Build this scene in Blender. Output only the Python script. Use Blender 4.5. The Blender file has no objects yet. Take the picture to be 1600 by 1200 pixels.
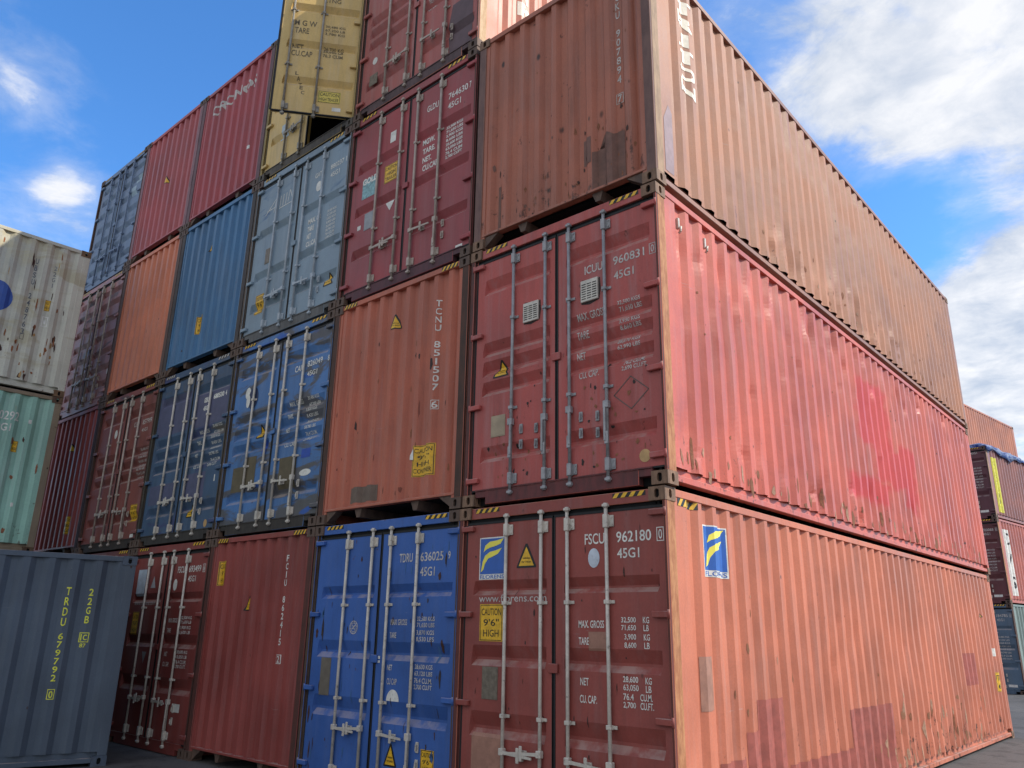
import bpy, bmesh, math, random
from mathutils import Vector, Matrix
R = math.radians
sc = bpy.context.scene
C = sc.collection

# ------------------------------------------------------------------ camera
cd = bpy.data.cameras.new('camera'); cam = bpy.data.objects.new('camera', cd); C.objects.link(cam)
yaw, pit, rol = -0.72362154, 0.30511343, 0.01779617
f = Vector((math.sin(yaw)*math.cos(pit), math.cos(yaw)*math.cos(pit), math.sin(pit)))
rt = Vector((math.cos(yaw), -math.sin(yaw), 0)); up = rt.cross(f)
r2 = math.cos(rol)*rt + math.sin(rol)*up; u2 = -math.sin(rol)*rt + math.cos(rol)*up
M = Matrix((r2, u2, -f)).transposed().to_4x4(); M.translation = (3.34913, -5.78995, 1.70551)
cam.matrix_world = M
cd.sensor_width = 36; cd.lens = 1227.96/1600*36; cd.clip_end = 3000
sc.camera = cam
sc.render.resolution_x = 1024; sc.render.resolution_y = 768
sc.view_settings.view_transform = 'Standard'; sc.view_settings.look = 'None'
sc.view_settings.gamma = 1; sc.view_settings.exposure = 0.88

# ------------------------------------------------------------------ light
SUN_AZ, SUN_EL = R(33), R(39)          # azimuth counted from +x towards +y
sd = Vector((math.cos(SUN_AZ)*math.cos(SUN_EL), math.sin(SUN_AZ)*math.cos(SUN_EL), math.sin(SUN_EL)))
sl = bpy.data.lights.new('sun', 'SUN'); sl.energy = 2.45; sl.angle = R(0.6); sl.color = (1, .90, .74)
so = bpy.data.objects.new('sun', sl); C.objects.link(so)
so.rotation_euler = sd.to_track_quat('Z', 'Y').to_euler(); so.location = (30, 20, 40)

w = bpy.data.worlds.new('World'); sc.world = w; w.use_nodes = True
nt = w.node_tree; N = nt.nodes; Lk = nt.links
for n in list(N): N.remove(n)
def nd(t, **k):
    n = N.new(t)
    for a, b in k.items(): setattr(n, a, b)
    return n
def mth(op, a, b=None, c=None, clamp=False):
    n = nd('ShaderNodeMath', operation=op); n.use_clamp = clamp
    for i, v in enumerate((a, b, c)):
        if v is None: continue
        if isinstance(v, (int, float)): n.inputs[i].default_value = v
        else: Lk.new(v, n.inputs[i])
    return n.outputs[0]
sky = nd('ShaderNodeTexSky', sky_type='NISHITA'); sky.sun_disc = False
sky.sun_elevation = SUN_EL; sky.sun_rotation = math.pi/2 - SUN_AZ
sky.air_density = 1.0; sky.dust_density = 0.6; sky.ozone_density = 2.0
hs = nd('ShaderNodeHueSaturation'); hs.inputs['Saturation'].default_value = 1.10; hs.inputs['Value'].default_value = .95
tint = nd('ShaderNodeMix', data_type='RGBA', blend_type='MULTIPLY'); tint.inputs['Factor'].default_value = 1; tint.inputs['B'].default_value = (.66, .86, 1.08, 1)
Lk.new(sky.outputs[0], tint.inputs['A']); Lk.new(tint.outputs['Result'], hs.inputs['Color'])
tc = nd('ShaderNodeTexCoord')
sx = nd('ShaderNodeSeparateXYZ'); Lk.new(tc.outputs['Generated'], sx.inputs[0])
zz = mth('MAXIMUM', mth('ADD', sx.outputs['Z'], 0.12), 0.02)
cx = nd('ShaderNodeCombineXYZ')
Lk.new(mth('DIVIDE', sx.outputs['X'], zz), cx.inputs[0]); Lk.new(mth('DIVIDE', sx.outputs['Y'], zz), cx.inputs[1])
def wnoise(scale, det, rough, dist, off):
    mp = nd('ShaderNodeMapping'); mp.inputs['Location'].default_value = off; Lk.new(cx.outputs[0], mp.inputs[0])
    n = nd('ShaderNodeTexNoise'); n.inputs['Scale'].default_value = scale; n.inputs['Detail'].default_value = det
    n.inputs['Roughness'].default_value = rough; n.inputs['Distortion'].default_value = dist
    Lk.new(mp.outputs[0], n.inputs['Vector']); return n.outputs[0]
n1 = wnoise(2.6, 13, .60, .45, (3.1, 7.7, 0)); n2 = wnoise(8.0, 10, .64, .3, (1, 2, 5)); n3 = wnoise(3.4, 7, .55, .3, (8, 1, 2))
cov = mth('ADD', mth('MULTIPLY', n1, .70), mth('MULTIPLY', n2, .30))
# cloud masses by sky direction; the last row is added, out of view
BL = [((-.05, .78, .62), 9, .22), ((-.204, .787, .583), 4.5, .12), ((-.27, .775, .575), 4, .08), ((-.09, .84, .52), 6, .12), ((-.16, .83, .53), 3.5, .06),
      ((-.10, .935, .34), 5, .23), ((-.12, .955, .26), 8, .18), ((.1, .95, .22), 14, .15), ((.25, .85, .45), 13, .12), ((-.30, .72, .62), 3.5, -.04),
      ((-.195, .873, .45), 4.2, -.20), ((-.25, .86, .44), 4, -.14), ((-.868, .243, .44), 2.6, .16), ((-.85, .235, .465), 1.8, .10), ((-.825, .169, .535), 3.2, .13), ((-.84, .19, .50), 2.5, .08),
      ((-.764, .277, .583), 14, -.16), ((-.6, .5, .62), 9, -.10), ((-.86, .30, .40), 2.5, .03),
      ((.3, -.85, .45), 38, .45), ((-.6, -.7, .45), 26, .35), ((.9, -.3, .3), 26, .3)]  # added unseen clouds behind the camera, neutral fill for the shaded fronts
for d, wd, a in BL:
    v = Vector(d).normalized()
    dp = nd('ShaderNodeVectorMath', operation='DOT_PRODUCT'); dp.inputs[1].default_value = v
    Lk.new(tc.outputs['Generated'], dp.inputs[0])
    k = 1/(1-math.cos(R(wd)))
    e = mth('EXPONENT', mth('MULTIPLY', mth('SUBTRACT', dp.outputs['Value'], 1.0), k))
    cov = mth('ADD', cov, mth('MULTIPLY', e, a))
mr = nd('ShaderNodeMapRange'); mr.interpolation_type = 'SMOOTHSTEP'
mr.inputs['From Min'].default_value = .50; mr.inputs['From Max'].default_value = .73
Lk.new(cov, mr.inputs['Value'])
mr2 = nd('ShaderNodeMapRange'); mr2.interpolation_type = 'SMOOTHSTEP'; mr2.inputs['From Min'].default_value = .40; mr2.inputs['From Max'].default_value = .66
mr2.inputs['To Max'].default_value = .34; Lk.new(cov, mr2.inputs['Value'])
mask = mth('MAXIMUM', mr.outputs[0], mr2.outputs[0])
shade = nd('ShaderNodeMapRange'); shade.inputs['From Min'].default_value = .40; shade.inputs['From Max'].default_value = .60
shade.inputs['To Min'].default_value = .0; shade.inputs['To Max'].default_value = 1.0
Lk.new(mth('ADD', mth('MULTIPLY', n3, .6), mth('MULTIPLY', n2, .4)), shade.inputs['Value'])
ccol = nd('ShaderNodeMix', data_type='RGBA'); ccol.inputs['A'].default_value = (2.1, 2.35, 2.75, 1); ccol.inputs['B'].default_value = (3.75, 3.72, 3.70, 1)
Lk.new(shade.outputs[0], ccol.inputs['Factor'])
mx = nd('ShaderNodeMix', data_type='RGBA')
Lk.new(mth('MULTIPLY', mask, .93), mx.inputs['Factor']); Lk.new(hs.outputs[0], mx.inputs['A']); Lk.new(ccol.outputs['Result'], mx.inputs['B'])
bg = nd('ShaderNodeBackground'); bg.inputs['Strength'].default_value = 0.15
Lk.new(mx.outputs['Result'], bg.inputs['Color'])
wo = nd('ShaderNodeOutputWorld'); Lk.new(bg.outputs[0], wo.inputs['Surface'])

# ------------------------------------------------------------------ materials
def lin(c):
    c = c/255
    return c/12.92 if c <= .04045 else ((c+.055)/1.055)**2.4
def rgb(t): return (lin(t[0]), lin(t[1]), lin(t[2]), 1)
class NT:
    def __init__(s, name):
        s.m = bpy.data.materials.new(name); s.m.use_nodes = True
        s.t = s.m.node_tree; s.b = s.t.nodes['Principled BSDF']
        s.tc = s.t.nodes.new('ShaderNodeTexCoord').outputs['Object']
    def link(s, a, b): s.t.links.new(a, b)
    def mp(s, scale=(1, 1, 1), loc=(0, 0, 0), rot=(0, 0, 0)):
        n = s.t.nodes.new('ShaderNodeMapping'); n.inputs['Scale'].default_value = scale; n.inputs['Location'].default_value = loc
        n.inputs['Rotation'].default_value = rot; s.link(s.tc, n.inputs[0]); return n.outputs[0]
    def noise(s, vec, scale, det=5, rough=.55, dist=0):
        n = s.t.nodes.new('ShaderNodeTexNoise'); n.inputs['Scale'].default_value = scale; n.inputs['Detail'].default_value = det
        n.inputs['Roughness'].default_value = rough; n.inputs['Distortion'].default_value = dist
        s.link(vec, n.inputs['Vector']); return n.outputs[0]
    def ramp(s, v, a, b, lo=0., hi=1.):
        n = s.t.nodes.new('ShaderNodeMapRange'); n.interpolation_type = 'SMOOTHSTEP'
        n.inputs['From Min'].default_value = a; n.inputs['From Max'].default_value = b
        n.inputs['To Min'].default_value = lo; n.inputs['To Max'].default_value = hi
        s.link(v, n.inputs['Value']); return n.outputs[0]
    def math(s, op, a, b):
        n = s.t.nodes.new('ShaderNodeMath'); n.operation = op
        for i, v in enumerate((a, b)):
            if isinstance(v, (int, float)): n.inputs[i].default_value = v
            else: s.link(v, n.inputs[i])
        return n.outputs[0]
    def mix(s, fac, a, b, blend='MIX'):
        n = s.t.nodes.new('ShaderNodeMix'); n.data_type = 'RGBA'; n.blend_type = blend
        for k, v in (('Factor', fac), ('A', a), ('B', b)):
            if isinstance(v, (int, float)): n.inputs[k].default_value = v
            elif isinstance(v, tuple): n.inputs[k].default_value = v
            else: s.link(v, n.inputs[k])
        return n.outputs['Result']
    def bump(s, h, strength, dist):
        n = s.t.nodes.new('ShaderNodeBump'); n.inputs['Strength'].default_value = strength; n.inputs['Distance'].default_value = dist
        s.link(h, n.inputs['Height']); s.link(n.outputs[0], s.b.inputs['Normal'])
    def done(s, col, rough, metal=0.):
        if isinstance(col, tuple): s.b.inputs['Base Color'].default_value = col
        else: s.link(col, s.b.inputs['Base Color'])
        if isinstance(rough, float): s.b.inputs['Roughness'].default_value = rough
        else: s.link(rough, s.b.inputs['Roughness'])
        s.b.inputs['Metallic'].default_value = metal
        return s.m
_seed = [0]
def paint(name, col, fade=.35, rust=.35, grime=.4, blotch=None, rough=.5, spec=.35, streak=1.0, lowrust=0., pits=.7, dust=.5, spray=None):
    _seed[0] += 1; sd_ = _seed[0]
    t = NT(name); base = rgb(col); l_ = .3*base[0]+.55*base[1]+.15*base[2]; base = tuple(x*.85+l_*.15+.010 for x in base[:3])+(1,)
    off = (sd_*3.7, sd_*1.9, sd_*5.3)
    v = t.mp(loc=off)
    big = t.noise(v, .9, 6, .6)
    c = t.mix(t.ramp(big, .3, .7), tuple(x*.82 for x in base[:3])+(1,), tuple(min(1, x*1.15) for x in base[:3])+(1,))
    lum = .3*base[0]+.55*base[1]+.15*base[2]
    chalk = tuple(min(.8, x*.55+lum*.45+.07) for x in base[:3])+(1,)
    st = t.noise(t.mp(scale=(7, 7, .45), loc=off), 1.6, 7, .62)
    c = t.mix(t.math('MULTIPLY', t.ramp(st, .46, .74), fade*streak), c, chalk)
    if blotch:
        for i, (bc, sc_, lo, hi) in enumerate(blotch):
            bn = t.noise(t.mp(scale=(.7, .7, 2.8), loc=(off[0]+i*11.3, off[1], off[2]+i*4)), sc_, 7, .6, .8)
            c = t.mix(t.math('MULTIPLY', t.ramp(bn, lo-.01, hi+.02), .85), c, rgb(bc))
    if spray:
        sx_ = t.t.nodes.new('ShaderNodeSeparateXYZ'); t.link(t.tc, sx_.inputs[0])
        wn = t.math('MULTIPLY', t.math('SUBTRACT', t.noise(t.mp(scale=(1, 1, 1)), 1.6, 6, .6), .5), .9)
        yy = t.math('ADD', sx_.outputs['Y'], wn); zz_ = t.math('ADD', sx_.outputs['Z'], t.math('MULTIPLY', wn, .6)); tot = None
        for (y0, y1, z0, z1) in spray:
            m = t.math('MULTIPLY', t.math('MULTIPLY', t.ramp(yy, y0, y0+.22), t.ramp(yy, y1-.22, y1, 1., 0.)), t.math('MULTIPLY', t.ramp(zz_, z0, z0+.12), t.ramp(zz_, z1-.12, z1, 1., 0.)))
            tot = m if tot is None else t.math('MAXIMUM', tot, m)
        c = t.mix(t.math('MULTIPLY', tot, .68), c, rgb((206, 44, 52)))
    gr = t.noise(t.mp(scale=(3.2, 3.2, .35), loc=(off[1], off[0], off[2])), 2.2, 9, .68)
    c = t.mix(t.math('MULTIPLY', t.ramp(gr, .5, .8), grime), c, (.035, .027, .022, 1))
    # rust spots and runs
    r1 = t.noise(v, 7.5, 10, .68, .3)
    r2_ = t.noise(t.mp(scale=(10, 10, .8), loc=off), 1.5, 8, .66)
    msk = t.math('ADD', t.math('MULTIPLY', r1, .6), t.math('MULTIPLY', r2_, .4))
    if lowrust:
        sp = t.t.nodes.new('ShaderNodeSeparateXYZ'); t.link(t.tc, sp.inputs[0])
        msk = t.math('ADD', msk, t.ramp(sp.outputs['Z'], .15, 1.1, lowrust, 0.))
    th = .655-.10*rust
    rf = t.ramp(msk, th, th+.055)
    c = t.mix(t.math('MULTIPLY', rf, .85), c, rgb((86, 52, 40)))
    c = t.mix(t.ramp(msk, th+.05, th+.10), c, rgb((46, 34, 30)))
    sc1 = t.noise(t.mp(scale=(2.5, 2.5, 26), loc=off, rot=(.25, .2, 0)), 1.3, 4, .6)
    sc2 = t.noise(v, 1.7, 3, .5)
    c = t.mix(t.math('MULTIPLY', t.math('MULTIPLY', t.ramp(sc1, .68, .71), t.ramp(sc2, .5, .6)), .45), c, chalk)
    if pits:
        vo = t.t.nodes.new('ShaderNodeTexVoronoi'); vo.inputs['Scale'].default_value = 3.1; t.link(t.mp(scale=(1, 1, .6), loc=off), vo.inputs['Vector'])
        pn = t.noise(t.mp(loc=(off[2], off[0], off[1])), 1.1, 3, .5)
        c = t.mix(t.math('MULTIPLY', t.ramp(vo.outputs['Distance'], .03*pits, .075*pits, 1., 0.), t.ramp(pn, .48, .58)), c, rgb((62, 40, 34)))
    fine = t.noise(v, 55, 4, .6)
    c = t.mix(t.ramp(fine, .3, .7, 0., .10), c, (.02, .018, .016, 1))
    ge = t.t.nodes.new('ShaderNodeNewGeometry'); sn = t.t.nodes.new('ShaderNodeSeparateXYZ'); t.link(ge.outputs['Normal'], sn.inputs[0])
    dn = t.noise(v, 4.5, 5, .6)
    c = t.mix(t.math('MULTIPLY', t.math('MULTIPLY', t.ramp(sn.outputs['Z'], .15, .7), t.ramp(dn, .35, .6)), dust), c, rgb((176, 160, 150)))
    t.b.inputs['Specular IOR Level'].default_value = spec
    rg = t.ramp(big, .3, .7, rough-.08, rough+.14)
    med = t.noise(v, 3.4, 5, .5)
    hh = t.math('ADD', t.math('MULTIPLY', med, .9), t.math('ADD', t.math('MULTIPLY', fine, .03), t.math('MULTIPLY', rf, -.04)))
    t.bump(hh, .32, .02)
    return t.done(c, rg)
def plain(name, col, rough=.5, var=.2, scale=9, metal=0., wear=.25):
    _seed[0] += 1
    t = NT(name); b = rgb(col); v = t.mp(loc=(_seed[0]*2.3, 0, _seed[0]))
    n = t.noise(v, scale, 8, .65)
    c = t.mix(t.ramp(n, .3, .7), tuple(x*(1-var) for x in b[:3])+(1,), tuple(min(1, x*(1+var*.4)) for x in b[:3])+(1,))
    if wear:
        w2 = t.noise(v, scale*2.4, 8, .7)
        c = t.mix(t.math('MULTIPLY', t.ramp(w2, .56, .68), wear), c, rgb((86, 66, 54)))
    t.bump(n, .15, .01)
    return t.done(c, rough, metal)
def worn(name, a, b_, scale=14, rough=.75):
    _seed[0] += 1
    t = NT(name); v = t.mp(loc=(_seed[0], 3, 1), scale=(1, 1, .28))
    n = t.noise(v, scale, 10, .7); n2_ = t.noise(t.mp(loc=(_seed[0], 1, 9)), 2.5, 6, .6)
    c = t.mix(t.ramp(n, .35, .65), rgb(a), rgb(b_))
    c = t.mix(t.math('MULTIPLY', t.ramp(n2_, .5, .75), .5), c, rgb(tuple(x*.6 for x in a)))
    t.bump(n, .35, .01)
    return t.done(c, rough)

BLACK = plain('black_rubber', (22, 23, 26), .7, .3, wear=.1)
DARK = plain('dark_void', (8, 8, 9), .9, .2, wear=0)
YEL = plain('yellow_sticker', (228, 178, 36), .45, .25, 12, wear=.3)
YELP = plain('pale_yellow', (196, 188, 92), .6, .3, 20, wear=.5)
BLK = plain('black_ink', (18, 17, 18), .5, .1, wear=0)
WHT = plain('white_paint', (222, 220, 212), .5, .2, 14, wear=.42)
WHTW = plain('worn_white_paint', (198, 192, 186), .55, .3, 16, wear=.6)
YLET = plain('yellow_paint', (226, 226, 70), .5, .15, wear=.05)
BLUE = plain('logo_blue', (38, 92, 176), .4, .12, wear=.1)
LYEL = plain('logo_yellow', (240, 226, 84), .4, .08, wear=.05)
PLATE = plain('data_plate', (122, 112, 98), .55, .3, 26, .3, .4)
BARW = plain('white_bar', (204, 196, 184), .45, .22, 9, .1, .6)
BARZ = plain('zinc_bar', (156, 156, 158), .42, .3, 9, .15, .35)
BARB = plain('beige_bar', (176, 162, 150), .5, .25, 9, .1, .5)
BRONZE = worn('bare_steel', (96, 78, 62), (150, 128, 104))
CAST = worn('casting_steel', (82, 66, 58), (108, 86, 72))
POSTB = worn('brown_post', (84, 54, 42), (66, 48, 40))
POSTS = worn('sunburnt_post', (150, 92, 58), (186, 132, 90))
PALE = plain('pale_patch', (162, 118, 100), .6, .2, wear=.3)
PURP = plain('repair_purple', (164, 88, 76), .55, .25, wear=.35)
REDP = plain('fresh_red', (200, 52, 56), .5, .2, wear=.05)
GREYP = plain('grey_patch', (96, 84, 78), .6, .25, wear=.4)
DBR = plain('dark_brown_patch', (118, 80, 66), .6, .3, wear=.5)
TEALS = plain('pale_teal_print', (132, 176, 180), .5, .5, 20, wear=.2)
TAN = plain('tan_disc', (196, 158, 106), .6, .2, wear=.1)

# ------------------------------------------------------------------ mesh helpers
class MB:
    def __init__(s): s.bm = bmesh.new()
    def box(s, x0, y0, z0, x1, y1, z1, mi=0, bev=0.):
        p = [(x0, y0, z0), (x1, y0, z0), (x1, y1, z0), (x0, y1, z0), (x0, y0, z1), (x1, y0, z1), (x1, y1, z1), (x0, y1, z1)]
        v = [s.bm.verts.new(q) for q in p]
        fs = [s.bm.faces.new([v[i] for i in f_]) for f_ in ((0, 3, 2, 1), (4, 5, 6, 7), (0, 1, 5, 4), (1, 2, 6, 5), (2, 3, 7, 6), (3, 0, 4, 7))]
        for f_ in fs: f_.material_index = mi
        if bev:
            es = list({e for f_ in fs for e in f_.edges})
            bmesh.ops.bevel(s.bm, geom=es, offset=bev, segments=1, affect='EDGES', profile=.5)
    def cyl(s, a, b, r, n=10, mi=0, r2=None, cap=True):
        a = Vector(a); b = Vector(b); d = (b-a).normalized()
        x = d.orthogonal().normalized(); y = d.cross(x); r2 = r if r2 is None else r2
        A = [s.bm.verts.new(a+(x*math.cos(t)+y*math.sin(t))*r) for t in [2*math.pi*i/n for i in range(n)]]
        B = [s.bm.verts.new(b+(x*math.cos(t)+y*math.sin(t))*r2) for t in [2*math.pi*i/n for i in range(n)]]
        for i in range(n):
            fc = s.bm.faces.new((A[i], A[(i+1) % n], B[(i+1) % n], B[i])); fc.smooth = n > 7; fc.material_index = mi
        if cap:
            for q in (A[::-1], B): s.bm.faces.new(q).material_index = mi
    def prism(s, pts, off, mi=0):
        a = [s.bm.verts.new(p) for p in pts]; b = [s.bm.verts.new(Vector(p)+Vector(off)) for p in pts]
        n = len(a)
        for i in range(n): s.bm.faces.new((a[i], a[(i+1) % n], b[(i+1) % n], b[i])).material_index = mi
        s.bm.faces.new(a[::-1]).material_index = mi; s.bm.faces.new(b).material_index = mi
    def holed(s, org, dx, dy, w, h, hw, hh, depth, mi=0, mid=1):
        # rectangle with a stadium hole; dx x dy = outward normal
        org = Vector(org); dx = Vector(dx); dy = Vector(dy); n = dx.cross(dy)
        c = org+dx*w/2+dy*h/2; K = 20; ro = []; ri = []; rb = []
        for i in range(K):
            t = 2*math.pi*(i+.5)/K; ct, st = math.cos(t), math.sin(t)
            k = 1/max(abs(ct)/(w/2), abs(st)/(h/2))
            ro.append(s.bm.verts.new(c+dx*ct*k+dy*st*k))
            q = c+dx*hw/2*ct+dy*(hw/2*st+(hh-hw)/2*(1 if st > 0 else -1))
            ri.append(s.bm.verts.new(q)); rb.append(s.bm.verts.new(q-n*depth))
        cor = [s.bm.verts.new(c+dx*w/2*a+dy*h/2*b) for a, b in ((1, 1), (-1, 1), (-1, -1), (1, -1))]
        for i in range(K):
            j = (i+1) % K
            s.bm.faces.new((ro[i], ro[j], ri[j], ri[i])).material_index = mi
            s.bm.faces.new((ri[i], ri[j], rb[j], rb[i])).material_index = mi
            # corner filler
            a0 = math.atan2((ro[i].co-c).dot(dy), (ro[i].co-c).dot(dx)); a1 = math.atan2((ro[j].co-c).dot(dy), (ro[j].co-c).dot(dx))
            for q in cor:
                aq = math.atan2((q.co-c).dot(dy), (q.co-c).dot(dx))
                if a0 < aq < a1: s.bm.faces.new((ro[i], q, ro[j])).material_index = mi
        s.bm.faces.new(rb).material_index = mid
    def build(s, name, mats, parent=None, label=None, origin=None):
        if origin is not None: bmesh.ops.translate(s.bm, verts=s.bm.verts, vec=-Vector(origin))
        me = bpy.data.meshes.new(name); s.bm.to_mesh(me); s.bm.free()
        if not isinstance(mats, (list, tuple)): mats = [mats]
        for m in mats: me.materials.append(m)
        return link(name, me, parent, label, origin)
def link(name, me, parent=None, label=None, origin=None):
    o = bpy.data.objects.new(name, me); C.objects.link(o)
    if origin is not None: o.location = origin
    if parent is not None: o.parent = parent
    if label: o['label'] = label
    return o
class Surf:
    """flat-ish surface: point = o + du*u + dv*v - n*d(u,v)"""
    def __init__(s, o, du, dv, d, ub, vb):
        s.o = Vector(o); s.du = Vector(du); s.dv = Vector(dv); s.n = s.du.cross(s.dv); s.d = d; s.ub = ub; s.vb = vb
    def pt(s, u, v, e=0.): return s.o+s.du*u+s.dv*v+s.n*(e-s.d(u, v))
    def sheet(s, mb, mi=0):
        g = [[mb.bm.verts.new(s.pt(u, v)) for u in s.ub] for v in s.vb]
        for j in range(len(s.vb)-1):
            for i in range(len(s.ub)-1):
                mb.bm.faces.new((g[j][i], g[j][i+1], g[j+1][i+1], g[j+1][i])).material_index = mi
_txt = {}
def textmesh(s, bold):
    k = (s, bold)
    if k not in _txt:
        cu = bpy.data.curves.new('t', 'FONT'); cu.body = s; cu.offset = bold; cu.resolution_u = 3
        ob = bpy.data.objects.new('t', cu); C.objects.link(ob)
        me = bpy.data.meshes.new_from_object(ob)
        vs = [(v.co.x, v.co.y) for v in me.vertices]; fs = [tuple(p.vertices) for p in me.polygons]
        x0 = min(v[0] for v in vs); x1 = max(v[0] for v in vs); y0 = min(v[1] for v in vs); y1 = max(v[1] for v in vs)
        _txt[k] = ([((x-x0)/(x1-x0), (y-y0)/(y1-y0)) for x, y in vs], fs, (x1-x0)/(y1-y0))
        C.objects.unlink(ob); bpy.data.objects.remove(ob); bpy.data.curves.remove(cu); bpy.data.meshes.remove(me)
    return _txt[k]
class Dec:
    """marks laid on a Surf and following its folds"""
    def __init__(s, surf): s.s = surf; s.bm = bmesh.new(); s.n = 0
    def poly(s, pts, mi=0, e=.003):
        fc = s.bm.faces.new([s.bm.verts.new((p[0], p[1], e)) for p in pts]); fc.material_index = mi; s.n += 1
    def rect(s, u0, v0, u1, v1, mi=0, e=.003): s.poly([(u0, v0), (u1, v0), (u1, v1), (u0, v1)], mi, e)
    def ell(s, cu, cv, ru, rv, mi=0, e=.003, n=20, a0=0, a1=360):
        k = n if a1-a0 >= 360 else n+1
        s.poly([(cu+ru*math.cos(R(a0+(a1-a0)*i/n)), cv+rv*math.sin(R(a0+(a1-a0)*i/n))) for i in range(k)], mi, e)
    def frame(s, u0, v0, u1, v1, t, mi=0, e=.003):
        s.rect(u0, v0, u1, v0+t, mi, e); s.rect(u0, v1-t, u1, v1, mi, e); s.rect(u0, v0+t, u0+t, v1-t, mi, e); s.rect(u1-t, v0+t, u1, v1-t, mi, e)
    def text(s, t, u0, v0, u1, v1, mi=0, e=.003, bold=.012, skew=0.):
        vs, fs, _ = textmesh(t, bold)
        w_, h = u1-u0, v1-v0
        vv = [s.bm.verts.new((u0+x*w_+skew*y*h, v0+y*h, e)) for x, y in vs]
        for f_ in fs:
            try: fc = s.bm.faces.new([vv[i] for i in f_]); fc.material_index = mi
            except ValueError: pass
        s.n += 1
    def line(s, a, b, t, mi=0, e=.003):
        a = Vector(a); b = Vector(b); d = (b-a).normalized(); p = Vector((-d.y, d.x))*t/2
        s.poly([tuple(a-p), tuple(b-p), tuple(b+p), tuple(a+p)], mi, e)
    def build(s, name, mats, parent, label=None, origin=None):
        if not s.n: s.bm.free(); return None
        bm = s.bm
        bmesh.ops.triangulate(bm, faces=[f_ for f_ in bm.faces if len(f_.verts) > 4])
        us = [v.co.x for v in bm.verts]; vs = [v.co.y for v in bm.verts]
        for arr, ax, lo, hi in ((s.s.ub, 0, min(us), max(us)), (s.s.vb, 1, min(vs), max(vs))):
            for q in arr:
                if lo+1e-5 < q < hi-1e-5:
                    co = [0, 0, 0]; co[ax] = q; no = [0, 0, 0]; no[ax] = 1
                    bmesh.ops.bisect_plane(bm, geom=bm.verts[:]+bm.edges[:]+bm.faces[:], plane_co=co, plane_no=no, dist=1e-6)
        for v in bm.verts: v.co = s.s.pt(v.co.x, v.co.y, v.co.z)
        if origin is not None: bmesh.ops.translate(bm, verts=bm.verts, vec=-Vector(origin))
        me = bpy.data.meshes.new(name); bm.to_mesh(me); bm.free()
        for m in mats: me.materials.append(m)
        return link(name, me, parent, label, origin)
def trap(u, u0, p, D, a=.25, s_=.25):
    t = ((u-u0) % p)/p
    b = 1-a-2*s_   # outer a, slope s, inner b, slope s ; phase starts at the outer flat
    if t < a: return 0.
    if t < a+s_: return D*(t-a)/s_
    if t < a+s_+b: return D
    return D*(1-(t-a-s_-b)/s_)
def trapbreaks(u0, u1, p, a=.25, s_=.25):
    r = []; k = 0
    while u0+k*p < u1-1e-6:
        for t in (0, a, a+s_, 1-s_):
            q = u0+(k+t)*p
            if q < u1-1e-6: r.append(q)
        k += 1
    return r+[u1]

# ------------------------------------------------------------------ containers
def tag(o, label, group=None, cat='shipping container'):
    o['label'] = label; o['category'] = cat
    if group: o['group'] = group
def hazard(d, u0, v0, u1, v1, yel=0, blk=1, n=4, lean=.5):
    d.rect(u0, v0, u1, v1, blk, .003)
    p = (u1-u0)/n; h = v1-v0
    for i in range(n):
        a = u0+i*p
        pts = [(a, v0), (a+p*.5, v0), (min(u1, a+p*.5+h*lean*1.6), v1), (min(u1-.0005, a+h*lean*1.6), v1)]
        d.poly(pts, yel, .0045)
def caution(s, u0, v0, u1, v1, lines, parent, origin=None, name='caution_sticker', mat=None):
    d = Dec(s); d.rect(u0, v0, u1, v1, 0, .003)
    w_, h = u1-u0, v1-v0; d.frame(u0+w_*.03, v0+h*.02, u1-w_*.03, v1-h*.02, .006, 1, .0045)
    n = len(lines); lh = h*.86/n
    for i, t in enumerate(lines):
        y = v1-h*.07-(i+1)*lh+lh*.18; ww = w_*(.84 if len(t) > 4 else .13*len(t)+.14)
        d.text(t, (u0+u1)/2-ww/2, y, (u0+u1)/2+ww/2, y+lh*.66, 1, .0045, .004)
    return d.build(name, [mat or YEL, BLK], parent, None, origin)
def trisign(s, u0, v0, u1, v1, parent, origin=None, small=False):
    d = Dec(s); c = (u0+u1)/2; w_ = u1-u0; h = v1-v0
    d.poly([(u0, v0), (u1, v0), (u1+.0, v0+h*.07), (c+w_*.05, v1), (c-w_*.05, v1), (u0, v0+h*.07)], 1, .003)
    k = .1
    d.poly([(u0+w_*k*1.1, v0+h*.08), (u1-w_*k*1.1, v0+h*.08), (c, v1-h*.13)], 0, .0045)
    if not small:
        d.text('WARNING', c-w_*.2, v0+h*.36, c+w_*.2, v0+h*.43, 1, .006); d.text('9\'6" HIGH', c-w_*.24, v0+h*.2, c+w_*.24, v0+h*.28, 1, .006)
    return d.build('warning_triangle', [YEL, BLK], parent, None, origin)

TA = [(.77, .99), (1.39, 1.58), (2.04, 2.18)]
TB = [(.44, .61), (1.16, 1.32), (1.38, 1.55), (1.60, 1.77), (2.33, 2.52)]
TC = [(.62, .78), (1.28, 1.44), (1.96, 2.12)]
TD = [(.36, .52), (.72, .88), (1.08, 1.24), (1.44, 1.60), (1.80, 1.96), (2.16, 2.32), (2.46, 2.6)]

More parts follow.
